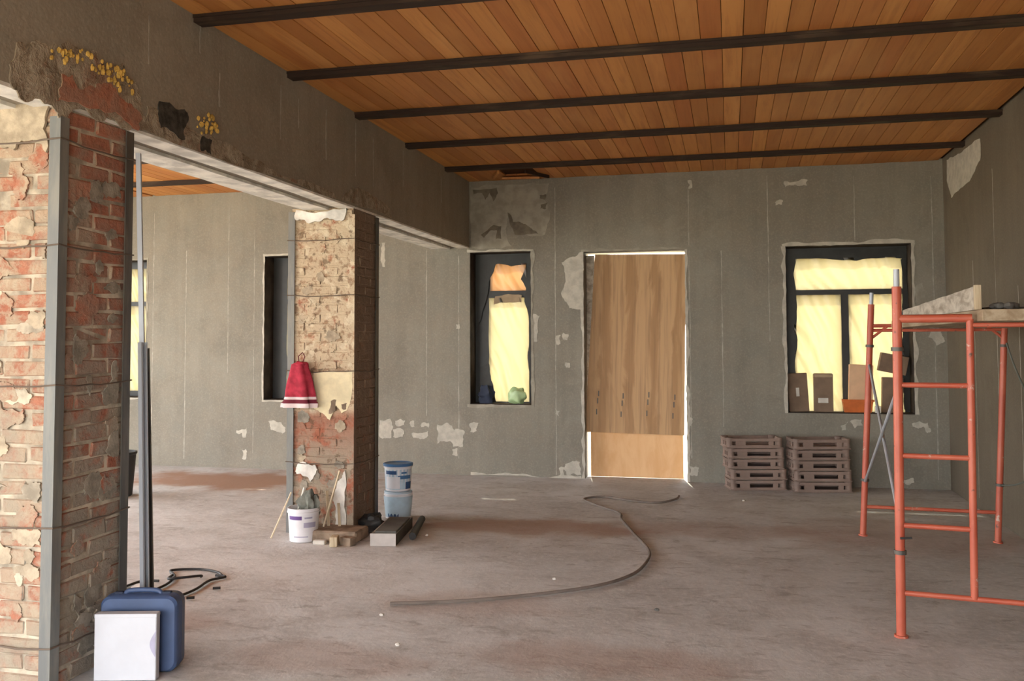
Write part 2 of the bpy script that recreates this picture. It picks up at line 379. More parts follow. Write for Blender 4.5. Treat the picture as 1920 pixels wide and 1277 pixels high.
def film_mat(name, c, tr=.22):
    m = bpy.data.materials.new(name); m.use_nodes = True; t = m.node_tree; t.nodes.clear()
    out = t.nodes.new('ShaderNodeOutputMaterial'); a = t.nodes.new('ShaderNodeBsdfTranslucent'); b = t.nodes.new('ShaderNodeBsdfTransparent'); g = t.nodes.new('ShaderNodeBsdfGlossy')
    a.inputs[0].default_value = (*c, 1); b.inputs[0].default_value = (*c, 1); g.inputs['Roughness'].default_value = .35
    m1 = t.nodes.new('ShaderNodeMixShader'); m2 = t.nodes.new('ShaderNodeMixShader'); m1.inputs[0].default_value = tr; m2.inputs[0].default_value = .05
    t.links.new(a.outputs[0], m1.inputs[1]); t.links.new(b.outputs[0], m1.inputs[2]); t.links.new(m1.outputs[0], m2.inputs[1]); t.links.new(g.outputs[0], m2.inputs[2]); t.links.new(m2.outputs[0], out.inputs[0])
    return m
M['film'] = film_mat('milky_yellow_film', (.215, .172, .090), .04)
M['film_brown'] = film_mat('brown_film', (.20, .095, .038), .04)
def glass_mat():
    m = bpy.data.materials.new('window_glass'); m.use_nodes = True; t = m.node_tree; t.nodes.clear()
    out = t.nodes.new('ShaderNodeOutputMaterial'); b = t.nodes.new('ShaderNodeBsdfTransparent'); g = t.nodes.new('ShaderNodeBsdfGlossy'); m1 = t.nodes.new('ShaderNodeMixShader')
    b.inputs[0].default_value = (.93, .95, .94, 1); g.inputs['Roughness'].default_value = .03; m1.inputs[0].default_value = .07
    t.links.new(b.outputs[0], m1.inputs[1]); t.links.new(g.outputs[0], m1.inputs[2]); t.links.new(m1.outputs[0], out.inputs[0]); return m
M['glass'] = glass_mat()
M['bwhite'] = plain('white_pail_plastic', (.80, .79, .82), .35, .5, 0, .04)
M['purple'] = plain('purple_print', (.14, .075, .24), .5); M['lilac'] = plain('grey_violet_print', (.40, .38, .50), .5)
M['pblue'] = plain('blue_pail_lid', (.055, .17, .36), .4, .5); M['lblue'] = plain('pale_blue_print', (.50, .64, .74), .45); M['dblue'] = plain('navy_print', (.035, .085, .20), .45)
M['case'] = plain('blue_case_plastic', (.055, .09, .19), .5, .5, 0, .15, 5); M['carton_w'] = plain('white_carton', (.56, .57, .61), .7, .3, 0, .03)
M['carton_b'] = plain('brown_carton', (.235, .165, .115), .8, .2, 0, .12); M['carton_lid'] = plain('tan_carton_lid', (.42, .32, .21), .8, .2); M['peach'] = plain('peach_carton', (.80, .52, .32), .7, .3, 0, .06)
M['orange'] = plain('orange_tray', (.66, .16, .03), .5, .4); M['paper'] = plain('white_sticker', (.72, .69, .62), .7)
M['tray'] = plain('brown_tray_plastic', (.275, .20, .165), .65, .3, 0, .22, 4, .2); M['red'] = plain('red_cloth', (.40, .035, .06), .85, .2, 0, .3, 14); M['pinkw'] = plain('white_hem', (.72, .60, .60), .85, .2); M['dred'] = plain('maroon_stripe', (.14, .015, .03), .85)
M['hose'] = plain('grey_brown_hose', (.21, .175, .15), .8, .2); M['black'] = plain('black_rubber', (.03, .03, .03), .6, .4); M['grey_rag'] = plain('grey_rag', (.17, .175, .15), .95, .1, 0, .35, 12, .5)
M['green'] = plain('pale_green_plastic', (.42, .58, .30), .4, .5); M['navy'] = plain('navy_sack', (.03, .04, .07), .7); M['slab'] = plain('dark_slab', (.125, .12, .108), .8, .3, 0, .2, 8, .3); M['greycard'] = plain('grey_white_card', (.52, .48, .45), .8)
M['rubble'] = plain('dusty_rubble', (.27, .205, .15), .95, .1, 0, .35, 10, .6); M['chip'] = plain('plaster_chip', (.62, .58, .52), .9); M['ground'] = plain('sunlit_yard', (.62, .56, .44), .9, .1); M['cable'] = plain('grey_green_cable', (.12, .13, .11), .6)
M['creamplaster'] = plain('cream_plaster', (.74, .65, .43), .9, .2, 0, .12, 9, .3); M['outwall'] = plain('yellow_render', (.74, .60, .36), .9)

M['mortar_light'] = plain('cream_mortar', (.42, .345, .25), .95, .15, 0, .25, 14, .8)
M['mortar_grey'] = plain('grey_mortar', (.29, .255, .205), .95, .15, 0, .3, 14, .8)
# ------------------------------------------------------------ the shell
def slab_holes(axis, a0, a1, z0, z1, d0, d1, holes):
    """a wall with real openings: axis 'x' runs along X with depth in Y"""
    xs = sorted({a0, a1, *[v for h in holes for v in h[:2]]}); zs = sorted({z0, z1, *[v for h in holes for v in h[2:4]]})
    nx, nz = len(xs) - 1, len(zs) - 1
    def solid(i, j):
        if i < 0 or j < 0 or i >= nx or j >= nz: return False
        cx, cz = (xs[i] + xs[i + 1]) / 2, (zs[j] + zs[j + 1]) / 2
        return not any(h[0] < cx < h[1] and h[2] < cz < h[3] for h in holes)
    P = (lambda a, d, z: (a, d, z)) if axis == 'x' else (lambda a, d, z: (d, a, z))
    m = MB()
    for i in range(nx):
        for j in range(nz):
            if not solid(i, j): continue
            a, b, c, e = xs[i], xs[i + 1], zs[j], zs[j + 1]
            m.add([P(a, d0, c), P(b, d0, c), P(b, d0, e), P(a, d0, e)], [(0, 1, 2, 3)]); m.add([P(a, d1, c), P(b, d1, c), P(b, d1, e), P(a, d1, e)], [(3, 2, 1, 0)])
            if not solid(i - 1, j): m.add([P(a, d0, c), P(a, d1, c), P(a, d1, e), P(a, d0, e)], [(3, 2, 1, 0)])
            if not solid(i + 1, j): m.add([P(b, d0, c), P(b, d1, c), P(b, d1, e), P(b, d0, e)], [(0, 1, 2, 3)])
            if not solid(i, j - 1): m.add([P(a, d0, c), P(b, d0, c), P(b, d1, c), P(a, d1, c)], [(3, 2, 1, 0)])
            if not solid(i, j + 1): m.add([P(a, d0, e), P(b, d0, e), P(b, d1, e), P(a, d1, e)], [(0, 1, 2, 3)])
    # weld
    vm, nv, mp = {}, [], []
    for v in m.v:
        k = tuple(round(q, 5) for q in v)
        if k not in vm: vm[k] = len(nv); nv.append(v)
        mp.append(vm[k])
    m.v = nv; m.f = [tuple(mp[i] for i in f) for f in m.f]
    return m
def structure(o, label): return tag(o, label, None, None, 'structure')

TH = .36
WIN = {1: (-7.72, -7.01, .82, 2.52), 2: (-5.41, -4.70, .81, 2.525), 3: (-2.857, -2.152, .79, 2.503), 4: (.573, 1.80, .742, 2.478)}
DOOR = (-1.56, -.462, 0, 2.475)
floor_o = structure(MB().box(XL - .3, XR + .3, YF - .3, YB + TH, -.12, 0).build('floor', M['floor']), 'dusty grey concrete floor with reddish brick dust stains and a painted pillar shadow band')
ground = structure(MB().box(-60, 60, -60, 70, -.30, -.125).build('ground', M['ground']), 'pale sunlit yard outside the building')
wall_back = structure(slab_holes('x', XL - .3, XR + .3, 0, H + .02, YB, YB + TH, list(WIN.values()) + [DOOR]).build('wall_back', M['wall'], fix=True), 'grey cement plastered far wall with windows, doorway and white filler patches')
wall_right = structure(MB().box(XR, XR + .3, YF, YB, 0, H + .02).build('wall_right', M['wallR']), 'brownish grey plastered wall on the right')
wall_left = structure(slab_holes('y', YF, YB, 0, H + .02, XL - .3, XL, [(-.9, 2.2, .0, 3.1), (2.6, 5.6, .0, 3.1), (6.0, 9.0, .0, 3.1)]).build('wall_left', M['wall'], fix=True), 'plastered side wall of the bay beyond the pillars')
wall_front = structure(slab_holes('x', XL - .3, XR + .3, 0, H + .02, YF - .3, YF, [(-8.0, -5.0, .0, 2.5), (-4.6, .7, .0, 2.5)]).build('wall_front', M['wall'], fix=True), 'front wall behind the viewer with wide open shopfront bays')

on_back = lambda a, b, t: (a, YB - t, b)
on_right = lambda a, b, t: (XR - t, a, b)
on_beam = lambda a, b, t: (XB + t, a, b)
for i, pts in enumerate(FEAT['light']):
    patch('filler_patch', pts, on_back, M['filler_grey'] if i in (0, 29) else M['filler'], wall_back, .003, 100 + i, .16 if i == 0 else .24)
for i, pts in enumerate(FEAT['dark']):
    patch('bare_patch', pts, on_back, M['dark_plaster'], wall_back, .0045, 200 + i, .2, 2, .008)
for i, (x, z0, z1) in enumerate(FEAT['lines']):
    rnd = random.Random(i); n = max(3, int((z1 - z0) / .12)); w = .005
    P = [(x - w * rnd.uniform(.4, 1.3), z0 + (z1 - z0) * k / n) for k in range(n + 1)] + [(x + w * rnd.uniform(.4, 1.3), z0 + (z1 - z0) * k / n) for k in range(n, -1, -1)]
    patch('plaster_bead', P, on_back, M['bead'], wall_back, .0008, i, .1, 1, .003)
# ragged white filler rims round the openings
def rim(x0, x1, z0, z1, w, seed, sides='LRTB'):
    rnd = random.Random(seed)
    def strip(a, b, horizontal, at, sgn):
        n = max(4, int((b - a) / .10)); inner = []; outer = []
        for k in range(n + 1):
            q = a + (b - a) * k / n; d = w * rnd.uniform(.45, 1.5)
            inner.append((q, at) if horizontal else (at, q)); outer.append((q, at + sgn * d) if horizontal else (at + sgn * d, q))
        patch('filler_rim', inner + outer[::-1], on_back, M['filler'] if rnd.random() < .5 else M['filler_grey'], wall_back, .0035, seed, .08, 1, .006)
    if 'L' in sides: strip(z0, z1, False, x0, -1)
    if 'R' in sides: strip(z0, z1, False, x1, 1)
    if 'T' in sides: strip(x0 - w, x1 + w, True, z1, 1)
    if 'B' in sides: strip(x0 - w, x1 + w, True, z0, -1)
rim(*WIN[3], .032, 11, 'RTB'); rim(*WIN[4], .034, 12, 'LRT'); rim(*WIN[2], .02, 13); rim(*WIN[1], .02, 14); rim(*DOOR, .026, 15, 'LRT')
patch('filler_skirt', [(-2.85, .0), (-1.6, .0), (-1.6, .03), (-1.9, .015), (-2.3, .03), (-2.6, .018), (-2.85, .035)], on_back, M['filler'], wall_back, .006, 77, .1)
for i, pts in enumerate(FEAT['right_patch']): patch('filler_patch', pts, on_right, M['filler'], wall_right, .004, 300 + i, .1)
for k, (y, z0, z1) in enumerate(((8.9, .1, 2.2), (8.2, .4, 2.9), (7.6, 0.02, 1.9))):
    patch('plaster_bead', [(y - .005, z0), (y + .005, z0), (y + .005, z1), (y - .005, z1)], on_right, M['bead'], wall_right, .0008, k, .3, 4, .004)

# ------------------------------------------------------------ ceiling: boards laid over steel joists
ceiling = structure(MB().box(XL - .3, XR + .3, YF - .3, YB + TH, H + .022, H + .3).build('ceiling', M['gap']), 'orange stained pine board ceiling crossed by dark joists')
JY = [3.40, 4.498, 5.602, 6.74, 7.902, 9.092]
plank_mesh = {}
def plank(x, y0, y1, w=.1235):
    L = round(y1 - y0 - .006, 3)
    if L not in plank_mesh:
        m = MB().box(-w / 2 + .0015, w / 2 - .0015, -L / 2, L / 2, 0, .02)
        me = m.build('plank', M['plank'], None, bevel=.002); plank_mesh[L] = me.data; bpy.data.objects.remove(me)
    o = bpy.data.objects.new('plank', plank_mesh[L]); C.objects.link(o); o.parent = ceiling
    o.location = (x, (y0 + y1) / 2, H + random.uniform(-.0015, .0025)); return o
rnd = random.Random(3); stops = JY + [YB]; HOLE = (-2.42, -1.99)
x = XB + .062
while x < XR - .03:
    i = 0
    while i < len(stops) - 1:
        j = min(len(stops) - 1, i + rnd.choice((1, 1, 1, 2, 2, 3)))
        if HOLE[0] < x < HOLE[1] and j == len(stops) - 1:
            if i < j - 1: plank(x, stops[i], stops[j - 1])
            plank(x, stops[j - 1] + .62, stops[j])
        else: plank(x, stops[i], stops[j])
        i = j
    x += .1235
x = BL - .062
while x > -6.9:
    plank(x, stops[4], stops[5]); plank(x, stops[5], stops[6]); x -= .1235
m = MB()
x = XL + .06
while x < XR - .03:
    if x < -6.95: m.box(x - .06, x + .06, YF, YB, H, H + .02)
    elif x < BL - .03: m.box(x - .06, x + .06, YF, stops[4], H, H + .02)
    elif x > XB: m.box(x - .06, x + .06, YF, 3.40, H, H + .02)
    x += .1235
o = m.build('plank_field', M['plank'], ceiling); o['kind'] = 'stuff'
for y in [-.88, .19, 1.26, 2.33] + JY:
    for a, b in ((XL, BL), (XB, XR)):
        m = MB(); n = 14; r_ = random.Random(int(y * 100))
        m.box(a, b, y - .052, y + .052, H - .018, H - .001); m.box(a, b, y - .044, y + .044, H - .042, H - .014)
        m.build('joist', M['joist'], ceiling)
# torn spot by the far wall: a sagging board and its trimmer
sag = MB().box(-.21, .21, -.055, .055, -.010, .010).build('sagging_board', M['plank'], ceiling, loc=(-2.20, 9.74, H - .026), rot=(.16, .03, .03))
tr_ = MB().box(-.012, .012, -.24, .24, -.02, .012).build('broken_batten', M['plank'], ceiling, loc=(-2.43, 9.50, H - .02), rot=(.05, 0, .35))
tr2 = MB().box(-.012, .012, -.26, .26, -.02, .012).build('broken_batten', M['joist'], ceiling, loc=(-1.99, 9.56, H - .02), rot=(.04, 0, -.30))

# ------------------------------------------------------------ beam over the pillars
beam = structure(MB().box(BL, XB, YF, YB, ZB + .016, H + .02).build('ceiling_beam', M['beam']), 'grey rendered concrete beam carried by the brick pillars')
rnd = random.Random(9)
for y0, y1 in ((YF, 3.46), (3.46, 6.72), (6.72, YB)):
    xx = BL
    for k, w in enumerate((.10, .125, .085, .137)):
        a, b = y0 + rnd.uniform(0, .02), y1 - rnd.uniform(0, .02)
        dz = rnd.uniform(-.004, .004) + (.022 if k == 2 else 0)
        n = 24; mm = MB()
        def edge(u, v, xx=xx, w=w, a=a, b=b, dz=dz, k=k):
            y = a + (b - a) * v; wob = .006 * mnoise.noise(Vector((y * 2.2, k * 7.1, u * 3)))
            return (xx + .003 + (w - .006) * u + wob, y, ZB + dz + .5 * wob)
        mm.grid(edge, 1, n)
        mm.build('soffit_board', M['soffit'], beam, solid=-.02)
        xx += w
rough = NT('torn_mortar', .95, .15); P_ = rough.pos()
a_ = rough.noise(P_, 9, 6, .7, .4); b_ = rough.noise(P_, 5, 6, .7, .8)
k_ = rough.mix(rough.rng(a_, .38, .62), (.24, .19, .135), (.42, .36, .275)); k_ = rough.mix(rough.rng(b_, .53, .66, 0, .6), k_, (.30, .145, .095))
rough.col(k_); rough.bump(rough.m('ADD', a_, b_), 1.0, .03); M['rough'] = rough.mat
patch('torn_render', FEAT['beam_rough'][0], on_beam, M['rough'], beam, .005, 5, .35, 4, .05)
patch('torn_render', [(3.40, 2.556), (3.98, 2.556), (3.96, 2.66), (3.8, 2.72), (3.65, 2.68), (3.5, 2.70), (3.42, 2.62)], on_beam, M['brick1'], beam, .009, 15, .35, 4, .04)
for i, pts in enumerate(FEAT['beam_dark']): patch('mastic_patch', pts, on_beam, M['tar'], beam, .006, 40 + i, .25)
patch('torn_render', [(6.45, 2.575), (7.5, 2.575), (7.45, 2.66), (7.1, 2.7), (6.8, 2.72), (6.5, 2.64)], on_beam, M['rough'], beam, .008, 6, .25)
patch('torn_render', [(4.0, 2.575), (6.4, 2.575), (6.3, 2.61), (5.6, 2.60), (5.0, 2.64), (4.5, 2.66), (4.05, 2.70)], on_beam, M['rough'], beam, .004, 8, .25)
for i, (y, z0, z1) in enumerate(FEAT['beam_lines']):
    patch('plaster_bead', [(y - .006, z0), (y + .006, z0), (y + .006, z1), (y - .006, z1)], on_beam, M['bead'], beam, .0008, i, .35, 4, .005)
m = MB(); rnd = random.Random(4)
def lump(m, c, r, seed, flat=(1, 1, 1), nu=8, nv=6, mi=0, wob=.35):
    def f(u, v):
        th, ph = 2 * math.pi * u, math.pi * v
        d = Vector((math.cos(th) * math.sin(ph), math.sin(th) * math.sin(ph), math.cos(ph)))
        k = r * (1 + wob * mnoise.noise(d * 1.7 + Vector((seed * 3.1, seed, 0))))
        return (c[0] + d.x * k * flat[0], c[1] + d.y * k * flat[1], c[2] + d.z * k * flat[2])
    return m.grid(f, nu, nv, mi)
for i, (y, z) in enumerate(FEAT['foam']):
    for q in range(5): lump(m, (XB + .008, y + rnd.uniform(-.03, .03), z + rnd.uniform(-.05, .015)), rnd.uniform(.004, .012), i * 3 + q, (1, 1, 1.3), 6, 5)
o = m.build('foam_residue', M['foam'], beam, smooth=True); o['label'] = 'yellow expanding foam residue'

# ------------------------------------------------------------ brick pillars
brick_meshes = {}
def brick_mesh(L, D, Hh, mat_, var):
    key = (L, D, Hh, mat_.name, var)
    if key not in brick_meshes:
        r = random.Random(hash(key[:3]) % 1000 + var * 17)
        bm = bmesh.new(); bmesh.ops.create_cube(bm, size=1)
        for v in bm.verts: v.co = Vector((v.co.x * L, v.co.y * D, v.co.z * Hh)) + Vector([r.uniform(-.005, .005) for _ in range(3)])
        bmesh.ops.bevel(bm, geom=list(bm.edges), offset=.006, segments=1, affect='EDGES')
        for v in bm.verts: v.co += Vector([r.uniform(-.0022, .0022) for _ in range(3)])
        me = bpy.data.meshes.new('brick'); bm.to_mesh(me); bm.free(); me.materials.append(mat_); brick_meshes[key] = me
    return brick_meshes[key]
PX0, PX1 = -3.42, XB
def pillar(y0, y1, mat_, label, seed, strap_z, z_top=ZB):
    root = empty('brick_pillar', ((PX0 + PX1) / 2, (y0 + y1) / 2, 0)); tag(root, label, 'pillar', 'brick pillars under the beam')
    rnd = random.Random(seed); ox, oy = root.location.x, root.location.y
    ins = .012; w, d = (PX1 - PX0) - 2 * ins, (y1 - y0) - 2 * ins; n = 34; ch = z_top / n; bd = .122; hh = ch - .011
    ci = .006 if mat_ is M['brick1'] else .004
    core = MB().box(-w / 2 + ci, w / 2 - ci, -d / 2 + ci, d / 2 - ci, .002, z_top + .015).build('mortar_core', mat_ if mat_ is M['brick2'] else M['mortar'], root)
    for c in range(n):
        z = ch * (c + .5)
        L1 = (w - .011) / 2; L2 = d - 2 * bd - .022; L3 = (d - .011) / 2; L4 = w - 2 * bd - .022
        if c % 2 == 0:
            spots = [(sx * (L1 + .011) / 2, sy * (d - bd) / 2, L1, 0) for sy in (-1, 1) for sx in (-1, 1)] + [(sx * (w - bd) / 2, 0, L2, 1) for sx in (-1, 1)]
        else:
            spots = [(sx * (w - bd) / 2, sy * (L3 + .011) / 2, L3, 1) for sx in (-1, 1) for sy in (-1, 1)] + [(0, sy * (d - bd) / 2, L4, 0) for sy in (-1, 1)]
        for (x, y, L, rot) in spots:
            o = bpy.data.objects.new('brick', brick_mesh(round(L, 3), bd, round(hh, 3), mat_, rnd.randrange(4))); C.objects.link(o); o.parent = root
            o.location = (x + rnd.uniform(-.004, .004), y + rnd.uniform(-.004, .004), z + rnd.uniform(-.002, .002))
            o.rotation_euler = (rnd.uniform(-.008, .008), rnd.uniform(-.008, .008), rot * math.pi / 2 + rnd.choice((0, math.pi)) + rnd.uniform(-.012, .012))
    W, D = (PX1 - PX0) / 2, (y1 - y0) / 2; t, leg = .006, .056
    for sx in (-1, 1):
        for sy in (-1, 1):
            top = 2.50 if (sx, sy) == (1, -1) else 2.535
            m = MB(); X, Y = sx * (W + t), sy * (D + t)
            pr = [(X, Y), (X - sx * leg, Y), (X - sx * leg, Y - sy * t), (X - sx * t, Y - sy * t), (X - sx * t, Y - sy * leg), (X, Y - sy * leg)]
            k = 6
            m.v = [(a, b, 0) for a, b in pr] + [(a, b, top) for a, b in pr]; m.f = [(i, (i + 1) % k, k + (i + 1) % k, k + i) for i in range(k)] + [tuple(range(k)), tuple(range(k, 2 * k))]; m.m = [0] * (k + 2)
            o = m.build('corner_angle', (M['steel'] if (mat_ is M['brick1'] or sx < 0) else M['brick2']) if sy < 0 else M['steel_dark'], root, fix=True); o['label'] = 'steel corner angle clamped to the brickwork'
    for q, z in enumerate(strap_z):
        m = MB(); g = .010; pts = []
        cs = [(-W - g, -D - g), (W + g, -D - g), (W + g, D + g), (-W - g, D + g), (-W - g, -D - g)]
        for (ax, ay), (bx, by) in zip(cs[:-1], cs[1:]):
            for k in range(7):
                u = k / 7; s_ = math.sin(math.pi * u); pts.append((ax + (bx - ax) * u, ay + (by - ay) * u, z - .010 * s_ * rnd.uniform(.4, 1.6) + rnd.uniform(-.002, .002)))
        pts.append(pts[0]); m.tube(pts, .004, 6, cap=False)
        m.build('tie_rod', M['wire'], root, smooth=True)
    return root
P1 = pillar(3.44, 3.94, M['brick1'], 'red brick pillar in the foreground with full height steel corner angle', 21, (2.40, 1.93, 1.315, .70, .19))
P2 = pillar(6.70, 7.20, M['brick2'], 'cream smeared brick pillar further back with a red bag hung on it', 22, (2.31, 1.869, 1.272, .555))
def loc_patch(root): return lambda a, b, t: (a - root.location.x, 6.70 + .004 - t - root.location.y, b)
ppatch = patch('plaster_patch', FEAT['pillar_patch'], loc_patch(P2), M['creamplaster'], P2, .012, 61, .15, 3, .008)
for i, pts in enumerate(FEAT['pillar_holes']): patch('plaster_hole', pts, loc_patch(P2), M['rubble'], ppatch, .0135, 62 + i, .2, 2, .008)
patch('mortar_cap', [(-3.36, 2.47), (-3.25, 2.44), (-3.1, 2.48), (-2.97, 2.45), (-2.93, 2.55), (-3.36, 2.55)], loc_patch(P2), M['soffit'], P2, .012, 70, .25)
patch('mortar_cap', [(-3.41, 2.42), (-3.3, 2.38), (-3.2, 2.42), (-3.1, 2.36), (-3.0, 2.40), (-2.93, 2.34), (-2.92, 2.55), (-3.41, 2.55)], lambda a, b, t: (a - P1.location.x, 3.444 - t - P1.location.y, b), M['mortar_light'], P1, .012, 71, .3)
patch('mortar_smear', [(-3.0, .05), (-2.93, .05), (-2.93, .5), (-2.98, .42), (-3.02, .3)], loc_patch(P2), M['soffit'], P2, .01, 73, .3)
patch('mortar_smear', [(-3.34, .46), (-3.22, .40), (-3.16, .5), (-3.24, .545), (-3.33, .54)], loc_patch(P2), M['soffit'], P2, .01, 74, .3)

rnd = random.Random(88)
on_p1f = lambda a, b, t: (a - P1.location.x, 3.452 - t - P1.location.y, b)
on_p1r = lambda a, b, t: (XB - .012 + t - P1.location.x, a - P1.location.y, b)
on_p2f = lambda a, b, t: (a - P2.location.x, 6.712 - t - P2.location.y, b)
def smears(n, a0, a1, z0, z1, place, mats, root, seed, smax=.11):
    for k in range(n):
        a, z = rnd.uniform(a0, a1), rnd.uniform(z0, z1); w, h = rnd.uniform(.03, smax), rnd.uniform(.025, smax * .8); q = 9
        pts = [(min(a1, max(a0, a + w * rnd.uniform(.5, 1) * math.cos(2 * math.pi * i / q))), z + h * rnd.uniform(.5, 1) * math.sin(2 * math.pi * i / q)) for i in range(q)]
        patch('mortar_smear', pts, place, rnd.choice(mats), root, rnd.uniform(.004, .008), seed + k, .3, 3, .012)
smears(26, -3.30, -2.93, .15, 2.35, on_p1f, [M['mortar_light'], M['mortar'], M['brick1']], P1, 500)
smears(34, 3.50, 3.88, .12, 2.45, on_p1r, [M['mortar_grey'], M['mortar_grey'], M['brick1']], P1, 600)
smears(16, -3.34, -2.90, .12, .95, on_p2f, [M['mortar_grey'], M['brick2'], M['mortar_light']], P2, 700, .09)
smears(14, -3.34, -2.90, 1.3, 2.4, on_p2f, [M['brick2'], M['mortar_light'], M['brick2']], P2, 800, .09)

# ------------------------------------------------------------ windows
def window(n, lights, label, brown=()):
    x0, x1, z0, z1 = WIN[n]; root = empty('window_%d' % n, (0, 0, 0)); structure(root, label)
    yf = YB + .215
    e = .004
    slab_holes('x', x0 + e, x1 - e, z0 + e, z1 - e, yf, yf + .065, lights).build('frame', M['frame'], root, fix=True)
    for a, b, c, d in lights: MB().box(a - .01, b + .01, yf + .03, yf + .036, c - .01, d + .01).build('pane', M['glass'], root)
    m = MB()      # black membrane glued round the reveal
    m.box(x0 + .0005, x0 + .006, YB + .004, yf, z0, z1); m.box(x1 - .006, x1 - .0005, YB + .004, yf, z0, z1); m.box(x0, x1, YB + .004, yf, z1 - .006, z1 - .0005)
    m.build('reveal_lining', M['reveal'], root)
    MB().box(x0 + .001, x1 - .001, YB + .004, yf, z0 + .0005, z0 + .008).build('window_sill', M['reveal'], root)
    for q, (a, b, c, d) in enumerate(lights):
        mm = MB(); sd = n * 10 + q
        def f(u, v, a=a, b=b, c=c, d=d, sd=sd):
            X, Z = a - .008 + (b - a + .016) * u, c - .008 + (d - c + .016) * v
            w = mnoise.noise(Vector((X * 13 + Z * 5, Z * 1.6, sd))) * .03 + mnoise.noise(Vector((X * 3.1, Z * 2.2, sd + 5))) * .012 + abs(math.sin((X * 1.0 + Z * .45) * 22 + 5 * mnoise.noise(Vector((X * 2, Z * 2, sd))))) * .010
            return (X, yf - .005 - max(0, w + .010) * .8, Z)
        mm.grid(f, 40, 56)
        mm.build('plastic_film', M['film_brown'] if q in brown else M['film'], root, smooth=True)
    return root
window(1, [(-7.60, -7.13, 2.02, 2.42), (-7.60, -7.13, .90, 1.95)], 'narrow film covered window glimpsed behind the foreground brick pillar')
window(2, [(-5.20, -4.80, 2.02, 2.40), (-5.20, -4.80, .90, 1.95)], 'narrow window whose black reveal shows beside the back brick pillar')
w3 = window(3, [(-2.66, -2.25, 2.08, 2.375), (-2.68, -2.225, .82, 1.985)], 'narrow window with yellow film and black membrane next to the doorway', (0,))
w4 = window(4, [(.672, 1.735, 2.035, 2.352), (.668, 1.128, .76, 1.965), (1.218, 1.735, .76, 1.965)], 'wide window with yellow lit film behind the red scaffold')
ym = YB + .192
flap = lambda a, b, t: (a, ym - t, b)
patch('membrane_flap', [(-2.80, 1.2), (-2.69, 1.25), (-2.66, 1.05), (-2.60, .80), (-2.80, .80)], flap, M['membrane'], w3, .003, 81, .1)
patch('membrane_flap', [(-2.84, 2.49), (-2.16, 2.49), (-2.18, 2.33), (-2.24, 2.36), (-2.60, 2.38), (-2.68, 2.2), (-2.74, 1.9), (-2.84, 1.6)], flap, M['membrane'], w3, .003, 82, .08)
patch('membrane_flap', [(-2.16, 2.3), (-2.16, .82), (-2.21, .85), (-2.235, 1.3), (-2.21, 1.6), (-2.27, 1.95), (-2.25, 2.1), (-2.31, 2.2), (-2.25, 2.36)], flap, M['membrane'], w3, .003, 83, .06)
patch('paper_strip', [(-2.63, 1.915), (-2.30, 1.94), (-2.30, 2.02), (-2.61, 2.01)], flap, M['carton_lid'], w3, .002, 84, .08)
patch('membrane_flap', [(.585, 2.46), (1.79, 2.46), (1.79, 2.33), (1.5, 2.345), (1.1, 2.34), (.7, 2.36), (.66, 2.2), (.69, 1.8), (.66, 1.2), (.66, .76), (.585, .76)], flap, M['membrane'], w4, .003, 85, .06)
patch('membrane_flap', [(1.79, 2.33), (1.79, .76), (1.73, .78), (1.71, 1.4), (1.74, 1.9), (1.73, 2.33)], flap, M['membrane'], w4, .003, 86, .06)

# ------------------------------------------------------------ doorway sheets
def sheet(name, w, h, t, mat_, loc, rot, label):
    m = MB().box(-w / 2, w / 2, -t / 2, t / 2, 0, h)
    o = m.build(name, mat_, None, bevel=.002, loc=loc, rot=rot); return o
up = empty('plywood_sheet', (-1.02, YB + .135, .49)); tag(up, 'tall brown wavy grained plywood sheet closing the doorway', 'plywood')
m = MB(); q = [(-.555, -.005), (.522, -.005), (.530, 1.965), (-.475, 1.965)]
m.add([(a, y, b) for y in (-.008, .008) for a, b in q], [(0, 1, 2, 3), (7, 6, 5, 4), (0, 4, 5, 1), (1, 5, 6, 2), (2, 6, 7, 3), (3, 7, 4, 0)])
ply_sheet = m.build('sheet', M['ply'], up, bevel=.002, fix=True); up.rotation_euler = (-.035, math.radians(1.0), 0)
jb = MB().box(-.045, .045, -.02, .02, 0, 1.93).build('door_jamb', M['greywood'], None, bevel=.003, loc=(-1.513, YB + .21, .52)); tag(jb, 'rough timber strip fixed along the left edge of the doorway', 'timber')
for k, x in enumerate((-.43, -.16, .12, .40)):
    for q, z in enumerate((.22, .34, .42)):
        MB().box(-.006, .006, -.0095, -.007, -.03, .03).build('slot_mark', M['steel_dark'], ply_sheet, loc=(x + .01 * q, 0, z - .02 * (k % 2)))
lo = MB().box(-.505, .505, -.008, .008, 0, .80).build('plywood_offcut', M['ply2'], None, bevel=.002, loc=(-1.018, YB + .19, .003), rot=(-.02, 0, 0))
tag(lo, 'bright orange pine sheet filling the bottom of the doorway', 'plywood')

